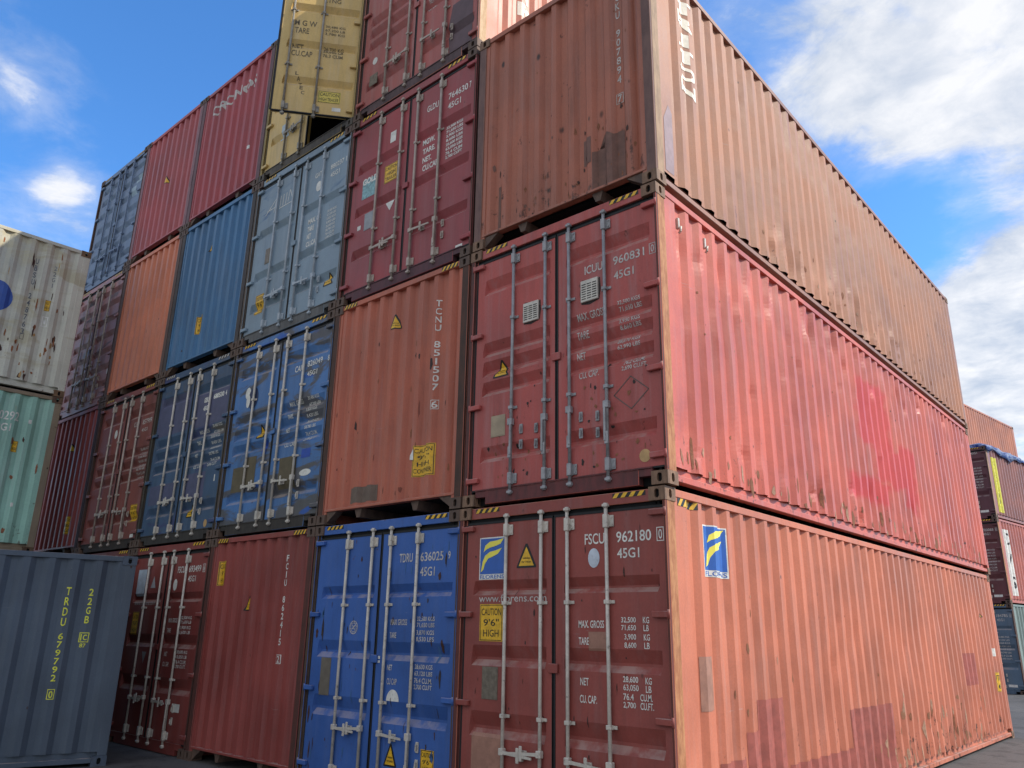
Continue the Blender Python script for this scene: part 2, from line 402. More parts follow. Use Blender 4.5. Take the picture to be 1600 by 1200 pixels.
def doorsurf(W, H, side, troughs, D=.048):
    ua, ub_ = (.10, W/2-.008) if side < 0 else (W/2+.008, W-.040)
    ta, tb = (.200, 1.155*W/2.438) if side < 0 else (W-1.07*W/2.438, W-.105)
    if side < 0: tb = W/2-.085
    else: ta = W/2+.12
    za, zb_ = .165, H-.175
    tr = [(a, b) for a, b in troughs if b < zb_-.03]
    sl_ = .035
    ubk = sorted([ua, ta, ta+.02, tb-.02, tb, ub_]); vbk = [za]
    for a, b in tr: vbk += [a, a+(b-a)*.30, a+(b-a)*.42, b]
    vbk.append(zb_)
    def d(u, v):
        fu = min(1, max(0, (u-ta)/.02), ) if u < (ta+tb)/2 else min(1, max(0, (tb-u)/.02))
        fv = 0
        for a, b in tr:
            if a <= v <= b: fv = max(0, min(1, (v-a)/((b-a)*.30), (b-v)/((b-a)*.58)))
        return D*min(fu, fv)
    return Surf((-W/2, .036, 0), (1, 0, 0), (0, 0, 1), d, ubk, vbk), (ua, ub_, za, zb_)

def locking_bar(mb, x, H, y=.008, bright=True, top=True):
    r = .0165
    mb.cyl((x, y, .10), (x, y, H-.11), r, 10)
    for z in (.098, H-.118):                                         # cams
        mb.box(x-.03, y-.022, z-.012, x+.028, y+.022, z+.014, 0, .004)
        mb.cyl((x, y, z-.022), (x, y, z+.022), .021, 8)
    for z, w_ in ((.235, .07), (H-.255, .07)):                      # bearing housings
        mb.box(x-.024, y-.024, z-.06, x+.024, y+.026, z+.06, 0, .006)
        mb.box(x+.012, y+.012, z-.05, x+w_, y+.027, z+.05, 0, .003)
        for q in (-.03, .03): mb.cyl((x+.052, y+.012, z+q), (x+.052, y+.004, z+q), .008, 6)
    for z in (.965*H/2.896, 1.955*H/2.896):                        # guide clamps
        mb.box(x-.026, y-.022, z-.018, x+.026, y+.022, z+.018, 0, .004)
        mb.box(x-.05, y+.016, z-.014, x+.062, y+.028, z+.014, 0, .002)
def door_handle(mb, x, z, dr, fold=False, y=.008):
    if fold:
        mb.box(x-.03, y-.03, z-.02, x+.03, y+.02, z+.05, 0, .005)
        mb.box(x-.012+dr*.012, y-.034, z-.33, x+.012+dr*.012, y-.018, z-.01, 0, .004)
        mb.box(x-.020, y-.026, z-.36, x+.020, y-.016, z-.24, 0, .004)
        for k in (.14, .30):
            hx = x+dr*.12
            mb.box(hx-.02, y+.012, z+.02-k, hx+.02, y+.028, z+.12-k, 0, .004)
            mb.cyl((hx, y+.0, z+.04-k), (hx+.01, y-.004, z+.10-k), .010, 6)
        return
    mb.box(x-.026, y-.03, z-.03, x+.026, y+.022, z+.03, 0, .005)
    mb.prism([(x, y-.026, z-.016), (x, y-.026, z+.014), (x+dr*.36, y-.03, z-.012), (x+dr*.36, y-.03, z-.032)], (0, .012, 0))
    mb.cyl((x+dr*.2, y-.03, z-.028), (x+dr*.2, y+.028, z-.028), .016, 8)
    mb.box(x+dr*.2-.016, y-.034, z-.075, x+dr*.2+.016, y-.018, z+.052, 0, .005)
    mb.box(x+dr*.2-.034, y+.01, z-.06, x+dr*.2+.034, y+.028, z+.012, 0, .003)

_cast = {}
def casting(W, H, L, parent, mat, back):
    key = mat.name
    if key not in _cast:
        mb = MB(); w_, l, h = .162, .178, .118
        # left-front-bottom block spanning 0..w,0..l,0..h with holes in front, left and right faces
        mb.holed((0, 0, 0), (1, 0, 0), (0, 0, 1), w_, h, .046, .078, .03)
        mb.holed((0, l, 0), (0, -1, 0), (0, 0, 1), l, h, .046, .078, .03)
        mb.holed((w_, 0, 0), (0, 1, 0), (0, 0, 1), l, h, .046, .078, .03)
        mb.holed((w_, l, 0), (-1, 0, 0), (0, 0, 1), w_, h, .046, .078, .03)
        for z, o_ in ((0, 1), (h, 0)):
            p = [(0, 0, z), (w_, 0, z), (w_, l, z), (0, l, z)]
            mb.bm.faces.new([mb.bm.verts.new(q) for q in (p[::-1] if o_ else p)])
        bmesh.ops.remove_doubles(mb.bm, verts=mb.bm.verts, dist=1e-5)
        me = bpy.data.meshes.new('corner_casting'); mb.bm.to_mesh(me); mb.bm.free()
        me.materials.append(mat); me.materials.append(DARK); _cast[key] = me
    for x in (-W/2, W/2-.162):
        for y in ((0, L-.178) if back else (0,)):
            for z in (0, H-.118):
                o = link('corner_casting', _cast[key], parent); o.location = (x, y, z)

def container(label, group, loc, rot=0., W=2.438, H=2.896, L=12.192, kind='door', mats=None, end=None, side=None,
              troughs=TA, bar=None, post=None, cast=None, back=False, sidefn=None, endfn=None, dents=None, open_right=0.,
              handles='h', folded=False, hazard_ends=True, rail=None, gap_front=True, near=True, simple_side=False, sidepost=None, pitches=9, sill=None):
    P = mats; E_ = end or P; S_ = side or P; bar = bar or BARW; post = post or POSTB; cast = cast or CAST; rail = rail or S_
    t = bpy.data.objects.new('shipping_container', None); C.objects.link(t); t.location = loc; t.rotation_euler = (0, 0, rot)
    t.empty_display_size = .3
    tag(t, label, group)
    hw = W/2; bv = .004 if near else 0.
    # frame: four posts, rails, headers, sills. slots 0 rail paint, 1 end post paint, 2 end paint, 3 void
    sp = 2 if sidepost is None else 4
    mb = MB(); c = .118
    pw = .105 if kind == 'door' else .13
    for s_ in (-1, 1):
        a, b = (hw-pw+.02, hw-.004) if s_ > 0 else (-hw+.004, -hw+pw-.02)
        mb.box(hw-.032 if s_ > 0 and kind == 'door' else a, .006, c, b if s_ > 0 or kind != 'door' else -hw+.060, .036, H-c, 1, bv); mb.box(hw-.034 if s_ > 0 and kind == 'door' else a, .0362, c, b, .10, H-c, 1 if sidepost is None or s_ < 0 else 4, bv)
        if kind == 'door':
            a2 = s_*(hw-pw-.002); mb.box(min(a2, a2+s_*.03), .045, c, max(a2, a2+s_*.03), .12, H-c, 3)
        a3, b3 = (hw-.11, hw-.008) if s_ > 0 else (-hw+.008, -hw+.11)
        mb.box(a3, .10, c, b3, .165, H-c, 1 if sidepost is None or s_ < 0 else 4)
        mb.box(a3, L-.12, c, b3, L-.006, H-c, 0, bv)
        # bottom and top side rails
        r0, r1 = (hw-.095, hw-.010) if s_ > 0 else (-hw+.010, -hw+.095)
        mb.box(r0, .178, .040, r1, L-.178, .098, 0, bv)
        q0, q1 = (hw-.075, hw-.004) if s_ > 0 else (-hw+.004, -hw+.075)
        mb.box(q0, .178, H-.075, q1, L-.178, H-.008, 0, bv)
        q0, q1 = (hw-.088, hw-.064) if s_ > 0 else (-hw+.064, -hw+.088)
        mb.box(q0, .1665, .098, q1, L-.121, .185, 0)
    mb.box(-hw+.162, L-.10, H-.11, hw-.162, L-.01, H-.01, 0); mb.box(-hw+.162, L-.10, .02, hw-.162, L-.01, .14, 0)
    # floor
    mb.box(-hw+.08, .16, .15, hw-.08, L-.12, .19, 3)
    if kind == 'door':
        mb.box(-hw+.162, .018, H-.118, hw-.162, .10, H-.012, 2, bv)                 # header
        mb.box(-hw+.12, .045, H-.16, hw-.12, .10, H-.12, 3)
        mb.box(-hw+.30, .02, .012, hw-.30, .10, .15, 5, bv)                          # sill
        for s_ in (-1, 1):
            a, b = (hw-.30, hw-.162) if s_ > 0 else (-hw+.162, -hw+.30)
            mb.box(a, .022, .085, b, .10, .148, 5); mb.box(a, .10, .01, b, .14, .09, 3)
        mb.box(-hw+.16, .012, .150, hw-.16, .05, .163, 5)                            # sill lip
    else:
        mb.box(-hw+.162, .010, H-.080, hw-.162, .10, H-.012, 2, bv)                  # header tube
        for s_ in (-1, 1):
            a, b = (hw-.162, hw-.10) if s_ > 0 else (-hw+.10, -hw+.162)
            mb.box(a, .018, c, b, .10, H-c, 2)
        mb.box(-hw+.12, .012, .150, hw-.12, .10, .180, 2, bv)                        # thin end sill
        for s_ in (-1, 1):
            x = s_*(hw-.162)
            mb.prism([(x, .03, .148), (x-s_*.20, .03, .148), (x, .03, .015)][::s_], (0, .10, 0), 5)
            x = s_*.50
            mb.prism([(x-.075, .05, .149), (x+.06, .05, .149), (x+.03, .05, .045), (x-.03, .05, .045)], (0, 1.4, 0), 5)
        mb.box(-hw+.17, 1.2, .02, hw-.17, 1.24, .15, 3)
    for k in range(1, 20 if L > 8 else 10):
        y = k*.6+.4
        if y < L-.2: mb.box(-hw+.08, y, .04, hw-.08, y+.05, .149, 3)
    mb.build('frame', [rail, post, E_, DARK, sidepost or post, sill or (E_ if kind == 'door' else CAST)], t)
    casting(W, H, L, t, cast, back)
    # roof
    mb = MB(); mb.box(-hw+.02, .05, H-.040, hw-.02, L-.05, H-.022); mb.build('roof', S_, t)
    # side walls
    p = .278; y0 = .165; y1 = L-.12
    n = int((y1-y0)/p); y00 = y0+((y1-y0)-n*p)/2+.02
    bd = lambda v_: 0.
    D = .042
    for s_ in (1, -1):
        ex = s_ > 0 and (sidefn or dents)
        yb = [y0]+[q for q in trapbreaks(y00, y1-.03, p)]+[y1]
        vb = [.168, H-.07] if not (s_ > 0 and dents) else [.168+(H-.238)*k/52 for k in range(53)]
        def dfun(u, v, y00=y00, dents=dents if s_ > 0 else None):
            b = trap(u, y00, p, D) if y00 < u < y1-.03 else 0.
            if dents:
                for (du_, dv_, ru, rv, am) in dents:
                    q = ((u-du_)/ru)**2+((v-dv_)/rv)**2
                    if q < 6: b += am*math.exp(-q)
            return b
        if s_ > 0: sf = Surf((hw-.012, 0, 0), (0, 1, 0), (0, 0, 1), dfun, yb, vb)
        else: sf = Surf((-hw+.012, L, 0), (0, -1, 0), (0, 0, 1), dfun, yb, vb)
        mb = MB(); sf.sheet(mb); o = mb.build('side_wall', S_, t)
        if s_ > 0 and sidefn: sidefn(sf, o)
    # back end
    mb = MB(); mb.box(-hw+.1, L-.07, .14, hw-.1, L-.05, H-.1); mb.build('back_wall', P, t)
    if kind != 'door':
        u0, u1 = .162, W-.162; pp = (u1-u0)/(pitches-.25+.0)
        ubk = trapbreaks(u0, u1, pp, .28, .17)
        sf = Surf((-hw, .026, 0), (1, 0, 0), (0, 0, 1), lambda u, v: trap(u, u0, pp, .046, .28, .17) if u < u1-1e-4 else .0, ubk, [.18, H-.08])
        mb = MB(); sf.sheet(mb); o = mb.build('end_wall', E_, t)
        if hazard_ends:
            hd = Dec(Surf((-hw, .010, 0), (1, 0, 0), (0, 0, 1), lambda u, v: 0, [], []))
            hazard(hd, .19, H-.072, .46, H-.02); hazard(hd, W-.46, H-.072, W-.19, H-.02); hd.build('hazard_stripes', [YEL, BLK], t)
        if endfn: endfn(sf, o)
        return t
    hd = Dec(Surf((-hw, .018, 0), (1, 0, 0), (0, 0, 1), lambda u, v: 0, [], []))
    if hazard_ends:
        hazard(hd, .22, H-.062, .54, H-.02); hazard(hd, W-.54, H-.062, W-.20, H-.02); hd.build('hazard_stripes', [YEL if hazard_ends is True else WHTW, BLK], t)
    sfs = {}
    for s_ in (-1, 1):
        sf, (ua, ub_, za, zb_) = doorsurf(W, H, s_, troughs)
        org = Vector(((hw-(.09 if s_ < 0 or open_right else .045))*s_, .034, 0)); mb = MB()
        sf.sheet(mb)
        mb.box(ua-hw, .086, za, ub_-hw, .105, zb_)
        for (a, b_) in ((ua, ua+.0), (ub_, ub_)):
            mb.box(a-hw-.001, .0365, za, a-hw+.001, .087, zb_)
        mb.box(ua-hw, .0365, za-.001, ub_-hw, .079, za+.001)
        dr = mb.build('door', [E_], t, None, org)
        # gasket
        mb = MB(); g = .016
        e0, e1 = (ub_-hw+.0, ub_-hw+g*.48) if s_ < 0 else (ua-hw-g*.48, ua-hw)
        mb.box(min(e0, e1)-.012, .0315, za, max(e0, e1)+.0 if s_ < 0 else max(e0, e1)+.012, .06, zb_)
        mb.box(ua-hw, .030, zb_, ub_-hw, .06, zb_+.022); mb.box(ua-hw, .030, za-.016, ub_-hw, .06, za)
        e = ua-hw if s_ < 0 else ub_-hw
        mb.box(e-.022 if s_ < 0 else e, .036, za, e if s_ < 0 else e+.006, .06, zb_)
        mb.build('gasket', BLACK, dr, None, None).location = -org
        # the two upright bars of this door
        k = W/2.45
        xs = ((.65*k, 1.09*k) if s_ < 0 else (1.40*k, 1.835*k))
        for i, x in enumerate(xs):
            mb = MB(); locking_bar(mb, x-hw, H); o = mb.build('locking_bar', bar, dr); o.location = -org
            if s_ > 0 and open_right: continue
            if s_ > 0 and i == 1 and handles == 'h' and not folded:
                mb = MB(); door_handle(mb, x-hw, .66, 1, True)
            else:
                mb = MB(); door_handle(mb, x-hw, .67+.02*i if not folded else .80-.02*i, (1 if (s_ > 0 or x < 1) else -1) if not folded else (1 if i == 0 else -1), folded)
            o = mb.build('door_handle', bar, dr); o.location = -org
        for z in (.26, 1.05, 1.86, H-.215):
            mb = MB(); x = s_*(hw-(.05 if s_ < 0 else .022))
            mb.box(min(x, x-s_*.15), -.006, z-.026, max(x, x-s_*.15), .034, z+.026, 0, .006)
            mb.cyl((x+s_*.004, .012, z-.038), (x+s_*.004, .012, z+.038), .014, 8)
            o = mb.build('hinge', E_, dr); o.location = -org
        if s_ < 0:
            mb = MB(); mb.box(-.05, .012, 1.36, .055, .034, 1.44, 0, .004); mb.build('lock_plate', E_, dr).location = -org
        if s_ > 0 and open_right: dr.rotation_euler = (0, 0, open_right)
        sfs[s_] = (sf, dr, org)
    if endfn: endfn(sfs, t)
    return t

def DD(sfs, s_): return Dec(sfs[s_][0])
def dput(d, name, mats, sfs, s_, label=None):
    o = d.build(name, mats, sfs[s_][1], label)
    if o: o.location = -sfs[s_][2]
    return o
def mark(sfs, s_, name, mats, fn, label=None):
    d = DD(sfs, s_); fn(d); return dput(d, name, mats, sfs, s_, label)
def rect(sfs, s_, u0, v0, u1, v1, mat, name='sticker', label=None): return mark(sfs, s_, name, [mat], lambda d: d.rect(u0, v0, u1, v1), label)
def fixo(o, org):
    if o: o.location = -org
    return o
def dcaution(sfs, s_, b, lines, mat=None): return fixo(caution(sfs[s_][0], *b, lines, sfs[s_][1], None, 'caution_sticker', mat), sfs[s_][2])
def dtri(sfs, s_, b, small=False): return fixo(trisign(sfs[s_][0], *b, sfs[s_][1], None, small), sfs[s_][2])
def plate(sfs, b, mat=None):
    u0, v0, u1, v1 = b; mb = MB(); W2 = -sfs[-1][0].o.x
    mb.box(u0-W2, .031, v0, u1-W2, .0365, v1, 0, .0015); mb.box(u0-W2+.012, .0295, v0+.012, u1-W2-.012, .0312, v1-.012, 0)
    o = mb.build('data_plate', mat or PLATE, sfs[-1][1]); o.location = -sfs[-1][2]
def number(sfs, pre, num, chk, code, mat=WHT, table=None, yt=(2.46, 2.555), yc=(2.325, 2.41), rows=None, kfac=1., box=True, dv=0., lab=1.49, bold=.012):
    d = DD(sfs, 1)
    d.text(pre, 1.57*kfac, yt[0]+dv, 1.785*kfac, yt[1]+dv, 0, .003, bold); d.text(num, 1.91*kfac, yt[0]+dv, 2.262*kfac, yt[1]+dv, 0, .003, bold)
    if chk:
        if box: d.frame(2.315*kfac, yt[0]-.01+dv, 2.385*kfac, yt[1]+.012+dv, .007)
        d.text(chk, 2.333*kfac, yt[0]+.008+dv, 2.368*kfac, yt[1]-.006+dv, 0, .003, bold)
    d.text(code, 1.915*kfac, yc[0]+dv, 2.14*kfac, yc[1]+dv, 0, .003, bold)
    for r in (table or []):
        t_, u0, v0, u1, v1 = r; d.text(t_, u0*kfac, v0+dv, u1*kfac, v1+dv, 0, .003, bold)
    return dput(d, 'lettering', [mat], sfs, 1)
def tabl(a, sty=0, u=1.93, e=2.17, h=.052):
    """two blocks of four rows: gross and tare above, net and cubic capacity below"""
    r = []
    vs = (1.787, 1.725, 1.65, 1.585, 1.315, 1.25, 1.185, 1.12)
    for t_, v in zip(a, vs): r.append((t_, u, v, e, v+h))
    return r
LAB = [('MAX. GROSS', 1.495, 1.747, 1.765, 1.81), ('TARE', 1.495, 1.607, 1.605, 1.668), ('NET', 1.508, 1.277, 1.596, 1.338), ('CU. CAP.', 1.502, 1.137, 1.68, 1.2)]

def scuffs(surf, parent, items, mats, name='rust_scuffs', seed=1):
    """items: (u, v, ru, rv); irregular chips and scrapes in the paint"""
    q = random.Random(seed); d = Dec(surf)
    for (u, v, ru, rv) in items:
        n = q.randint(7, 11); k = q.randrange(len(mats)); a0 = q.uniform(0, 6)
        pts = [(u+ru*math.cos(a0+6.283*i/n)*q.uniform(.45, 1.2), v+rv*math.sin(a0+6.283*i/n)*q.uniform(.45, 1.2)) for i in range(n)]
        d.poly(pts, k, .0022+.0001*(len(pts)))
    return d.build(name, mats, parent)
def band(seed, n, u0, u1, v0, v1, ru=(.01, .03), rv=(.02, .09), lean=1.5):
    q = random.Random(seed)
    return [(q.uniform(u0, u1), v0+(v1-v0)*q.random()**lean, q.uniform(*ru), q.uniform(*rv)) for _ in range(n)]
RUSTD = plain('dark_rust', (74, 48, 40), .8, .4, 30, wear=.3)
RUSTM = plain('brown_rust', (146, 94, 66), .8, .4, 30, wear=.3)
CHIP = plain('pale_chip', (176, 138, 112), .7, .3, 30, wear=.3)
GRIME = plain('grime', (58, 48, 46), .8, .4, 24, wear=.4)
# ================================================================== setting
t = NT('asphalt'); v = t.mp(); a1 = t.noise(v, .35, 8, .6); a2 = t.noise(v, 30, 6, .7); a3 = t.noise(v, 2.2, 7, .62)
cc = t.mix(t.ramp(a1, .3, .7), (.062, .060, .060, 1), (.10, .096, .092, 1)); cc = t.mix(t.ramp(a3, .5, .62, 0, .8), cc, (.035, .034, .034, 1))
cc = t.mix(t.ramp(a2, .4, .75, 0, .45), cc, (.16, .155, .15, 1)); t.bump(a2, .5, .01); ASPH = t.done(cc, .85)
mb = MB(); mb.bm.faces.new([mb.bm.verts.new(p) for p in ((-600, -600, 0), (600, -600, 0), (600, 600, 0), (-600, 600, 0))])
g = mb.build('ground', ASPH); g['kind'] = 'structure'

# ================================================================== main block
B = [0, -2.4468, -4.9784, -7.5044, -10.0253, -12.4417, -14.842]
T = 2.923; HH = 2.907
GM = 'containers stacked in the main block'
def put(col, tier, label, dx=0., dy=0., **k):
    W = B[col]-B[col+1]-.016
    return container(label, GM, (B[col+1]+.008+W/2+dx, dy, (tier-1)*T), W=W, H=HH, near=col < 3, **k)

# ---- column 0
CASTB = worn('brown_casting', (104, 80, 64), (146, 114, 90))
def f01(s, o):
    d = DD(s, -1); W_ = .272, 2.188, .619, 2.598; u0, v0, u1, v1 = W_
    d.rect(u0, v0, u1, v1, 0, .002); w_ = u1-u0; h = v1-v0; b0 = v0+h*.13
    d.rect(u0+.012, b0, u1-.012, v1-.012, 1, .0035)
    def sw(pts): d.poly([(u0+a*w_, b0+b*(v1-b0)) for a, b in pts], 2, .005)
    up_ = [(.16, .60), (.22, .78), (.40, .88), (.66, .90), (.93, .95), (.80, .80), (.60, .75), (.42, .72), (.26, .67)]
    sw(up_); sw([(.07, .06), (.13, .34), (.22, .50), (.40, .60), (.62, .63), (.86, .69), (.72, .54), (.52, .47), (.34, .42), (.22, .28), (.16, .12)])
    d.text('FLORENS', u0+.015, v0+.008, u1-.015, b0-.008, 1, .0035, .008)
    dput(d, 'logo_sticker', [WHT, BLUE, LYEL], s, -1)
    dtri(s, -1, (.765, 2.285, 1.005, 2.51))
    mark(s, -1, 'lettering', [WHTW], lambda d: d.text('www.florens.com', .281, 1.975, 1.13, 2.045, 0, .003, .0))
    dcaution(s, -1, (.299, 1.614, .60, 1.956), ['CAUTION', '9\'6"', 'HIGH'])
    plate(s, (.348, 1.095, .549, 1.385))
    rect(s, -1, .235, .30, .62, .80, PALE, 'paint_patch')
    for k in (-1, 1):
        o = scuffs(s[k][0], s[k][1], band(30+k, 16, .2 if k < 0 else 1.4, 1.1 if k < 0 else 2.3, .2, 2.6, (.003, .010), (.006, .05), 1), [GRIME, RUSTD], seed=k+9); o.location = -s[k][2]
    tb = LAB+[('32,500', 1.94, 1.787, 2.085, 1.838), ('71,650', 1.94, 1.725, 2.085, 1.775), ('3,900', 1.968, 1.651, 2.084, 1.702), ('8,600', 1.968, 1.586, 2.084, 1.636),
              ('28,600', 1.945, 1.316, 2.092, 1.37), ('63,050', 1.947, 1.253, 2.094, 1.307), ('76.4', 1.945, 1.187, 2.045, 1.238), ('2,700', 1.943, 1.121, 2.064, 1.172),
              ('KG', 2.154, 1.789, 2.214, 1.84), ('LB', 2.158, 1.727, 2.208, 1.776), ('KG', 2.158, 1.653, 2.216, 1.703), ('LB', 2.16, 1.588, 2.212, 1.637),
              ('KG', 2.16, 1.316, 2.22, 1.368), ('LB', 2.162, 1.253, 2.214, 1.305), ('CU.M.', 2.107, 1.187, 2.222, 1.24), ('CU.FT.', 2.107, 1.122, 2.232, 1.176)]
    number(s, 'FSCU', '962180', '0', '45G1', WHT, tb)
    mark(s, 1, 'round_sticker', [plain('grey_disc', (196, 204, 214), .4)], lambda d: d.ell(1.667, 2.34, .062, .085))
    rect(s, 1, 1.60, 1.56, 1.82, 1.716, PALE, 'paint_patch')
def side01(sf, o):
    scuffs(sf, o, band(11, 120, 4.6, 10.5, .19, 1.0, (.010, .035), (.03, .12), 2.2)+band(12, 26, 1, 11, .6, 2.2, (.006, .016), (.012, .05), 1), [RUSTM, CHIP, plain('scrape_brown', (150, 104, 74), .7)], seed=3)
    d = Dec(sf); u0, v0, u1, v1 = .72, 2.20, 1.12, 2.66
    w_ = u1-u0; h = v1-v0; b0 = v0+h*.13
    d.rect(u0, v0, u1, v1, 0, .003); d.rect(u0+.012, b0, u1-.012, v1-.012, 1, .0045)
    def sw(pts): d.poly([(u0+a*w_, b0+b*(v1-b0)) for a, b in pts], 2, .006)
    sw([(.16, .60), (.22, .78), (.40, .88), (.66, .90), (.93, .95), (.80, .80), (.60, .75), (.42, .72), (.26, .67)])
    sw([(.07, .06), (.13, .34), (.22, .50), (.40, .60), (.62, .63), (.86, .69), (.72, .54), (.52, .47), (.34, .42), (.22, .28), (.16, .12)])
    d.text('FLORENS', u0+.015, v0+.008, u1-.015, b0-.008, 1, .0045, .008)
    d.build('logo_sticker', [WHT, BLUE, LYEL], o)
    d = Dec(sf); hazard(d, .22, 2.765, .58, 2.83, n=4); d.build('hazard_stripes', [YEL, BLK], o)
    for b in ((1.60, .17, 2.17, 1.14), (3.9, .17, 5.45, .93), (1.34, .17, 1.60, .88), (2.2, .17, 3.9, .535), (.80, .17, 1.30, .68)):
        d = Dec(sf); d.rect(*b); d.build('repair_patch', [PURP], o)
    d = Dec(sf); d.rect(.52, 1.10, .76, 1.53); d.build('pale_patch', [PALE], o)
    d = Dec(sf); d.rect(9.3, .99, 10.1, 1.49); d.build('repair_patch', [plain('rose_patch', (168, 88, 76), .6)], o)
    caution(sf, 11.45, .81, 11.9, 1.14, ['CAUTION', '9\'6"'], o); trisign(sf, 10.9, 2.1, 11.15, 2.22, o, small=True)
    d = Dec(sf); d.rect(11.6, 1.42, 11.75, 1.56); d.build('white_tag', [WHT], o)
rnd = random.Random(4)
dn1 = [(rnd.uniform(.5, 11.5), rnd.uniform(.5, 2.2), rnd.uniform(.05, .14), rnd.uniform(.05, .25), rnd.uniform(-.006, .014)) for _ in range(40)]
dn1 += [(rnd.uniform(4.5, 10), rnd.uniform(.2, .6), .1, rnd.uniform(.08, .3), rnd.uniform(.006, .022)) for _ in range(22)]
dn1 += [(rnd.uniform(1, 11.5), rnd.uniform(.5, 2.3), rnd.uniform(.25, .6), rnd.uniform(.3, .6), rnd.uniform(-.012, .014)) for _ in range(14)]
put(0, 1, 'brick red ground corner container with blue and yellow logo sticker and web address', dx=-.02,
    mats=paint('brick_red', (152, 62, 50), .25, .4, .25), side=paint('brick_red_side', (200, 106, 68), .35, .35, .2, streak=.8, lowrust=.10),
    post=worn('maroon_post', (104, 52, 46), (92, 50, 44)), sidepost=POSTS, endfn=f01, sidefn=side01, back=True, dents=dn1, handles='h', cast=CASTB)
def f02(s, o):
    for b, k in (((.757, 1.835, 1.01, 2.10), -1), ((1.505, 1.855, 1.76, 2.135), 1)):
        mark(s, k, 'grime_stain', [GRIME], lambda d: d.poly([(b[0]+.02, b[1]+.02), (b[0]+.12, b[1]), (b[2]-.02, b[1]+.03), (b[2], (b[1]+b[3])/2), (b[2]-.01, b[3]-.02), ((b[0]+b[2])/2, b[3]-.02), (b[0]+.03, b[3]), (b[0], (b[1]+b[3])/2)], 0, .0012))
    for k in (-1, 1):
        o = scuffs(s[k][0], s[k][1], band(20+k, 26, .3 if k < 0 else 1.5, 1.1 if k < 0 else 2.3, .2, 1.2, (.006, .022), (.010, .03), 1), [GRIME, RUSTM], seed=k+3); o.location = -s[k][2]
    for b, k in (((.78, 1.862, .985, 2.078), -1), ((1.53, 1.888, 1.735, 2.117), 1)):
        mb = MB(); hw = -s[-1][0].o.x; u0, v0, u1, v1 = b
        mb.box(u0-hw, .012, v0, u1-hw, .036, v1, 0, .004)
        for i in range(7):
            z = v0+.025+i*(v1-v0-.05)/7
            for q in range(3):
                x = u0-hw+.016+q*.063; mb.box(x, .0095, z, x+.05, .0125, z+.008, 1)
        q = mb.build('vent_cover', [plain('vent_white', (206, 200, 188), .5), DARK], s[k][1]); q.location = -s[k][2]
    tb = [('MAX. GROSS', 1.469, 1.713, 1.792, 1.785), ('TARE', 1.468, 1.515, 1.61, 1.59), ('NET', 1.468, 1.30, 1.57, 1.373), ('CU. CAP.', 1.49, 1.105, 1.72, 1.175),
          ('32,500 KGS', 1.945, 1.752, 2.198, 1.80), ('71,650 LBS', 1.952, 1.69, 2.202, 1.74), ('3,930 KGS', 1.961, 1.56, 2.19, 1.61), ('8,660 LBS', 1.965, 1.497, 2.194, 1.545),
          ('28,570 KGS', 1.937, 1.362, 2.184, 1.41), ('62,990 LBS', 1.937, 1.303, 2.184, 1.35), ('76.2 CU.M.', 2.0, 1.148, 2.224, 1.195), ('2,690 CU.FT.', 1.975, 1.09, 2.252, 1.136)]
    number(s, 'ICUU', '960831', '0', '45G1', WHTW, tb, yt=(2.185, 2.275), yc=(2.03, 2.115))
    dtri(s, -1, (.358, 1.34, .573, 1.53))
    plate(s, (.347, .697, .544, .924), plain('tan_plate', (164, 146, 120), .5))
    def dia(d):
        c = (2.07, .872); P_ = [(c[0], c[1]+.155), (c[0]+.185, c[1]), (c[0], c[1]-.155), (c[0]-.185, c[1])]
        for i in range(4): d.line(P_[i], P_[(i+1) % 4], .009)
    mark(s, 1, 'diamond_mark', [GREYP], dia)
    mark(s, 1, 'round_sticker', [TAN], lambda d: d.ell(2.195, .27, .058, .058))
def side02(sf, o):
    scuffs(sf, o, [(.3+.278*k+.06*math.sin(k*5), .28+.10*math.sin(k*2.3), .022, .09+.05*math.sin(k*1.7)) for k in range(42)]+band(13, 40, .4, 11.5, .2, 1.0, (.008, .02), (.02, .07), 2)+band(14, 14, .3, 5, 1.4, 2.3, (.006, .014), (.01, .02), 1), [RUSTM, plain('scrape_olive', (146, 98, 70), .7), CHIP], seed=4)
    for y in (.44, .98):
        mb = MB(); x = sf.o.x
        mb.box(x-.03, y-.016, 2.58, x+.004, y+.016, 2.70, 0, .005); mb.cyl((x+.012, y, 2.54), (x+.020, y, 2.60), .013, 8); mb.cyl((x-.005, y, 2.53), (x+.02, y, 2.56), .011, 8)
        mb.build('lashing_hook', [BARW], o)
dn2 = [(rnd.uniform(.3, 8), rnd.uniform(1.2, 2.4), rnd.uniform(.05, .09), rnd.uniform(.05, .10), rnd.uniform(-.010, .010)) for _ in range(34)]
dn2 += [(rnd.uniform(.4, 12), rnd.uniform(2.3, 2.75), .07, rnd.uniform(.05, .18), rnd.uniform(.01, .035)) for _ in range(36)]
dn2 += [(rnd.uniform(.3, 11), rnd.uniform(.2, .7), .06, rnd.uniform(.05, .25), rnd.uniform(.008, .028)) for _ in range(36)]
dn2 += [(rnd.uniform(1, 11.5), rnd.uniform(.5, 2.3), rnd.uniform(.25, .6), rnd.uniform(.3, .6), rnd.uniform(-.012, .014)) for _ in range(14)]
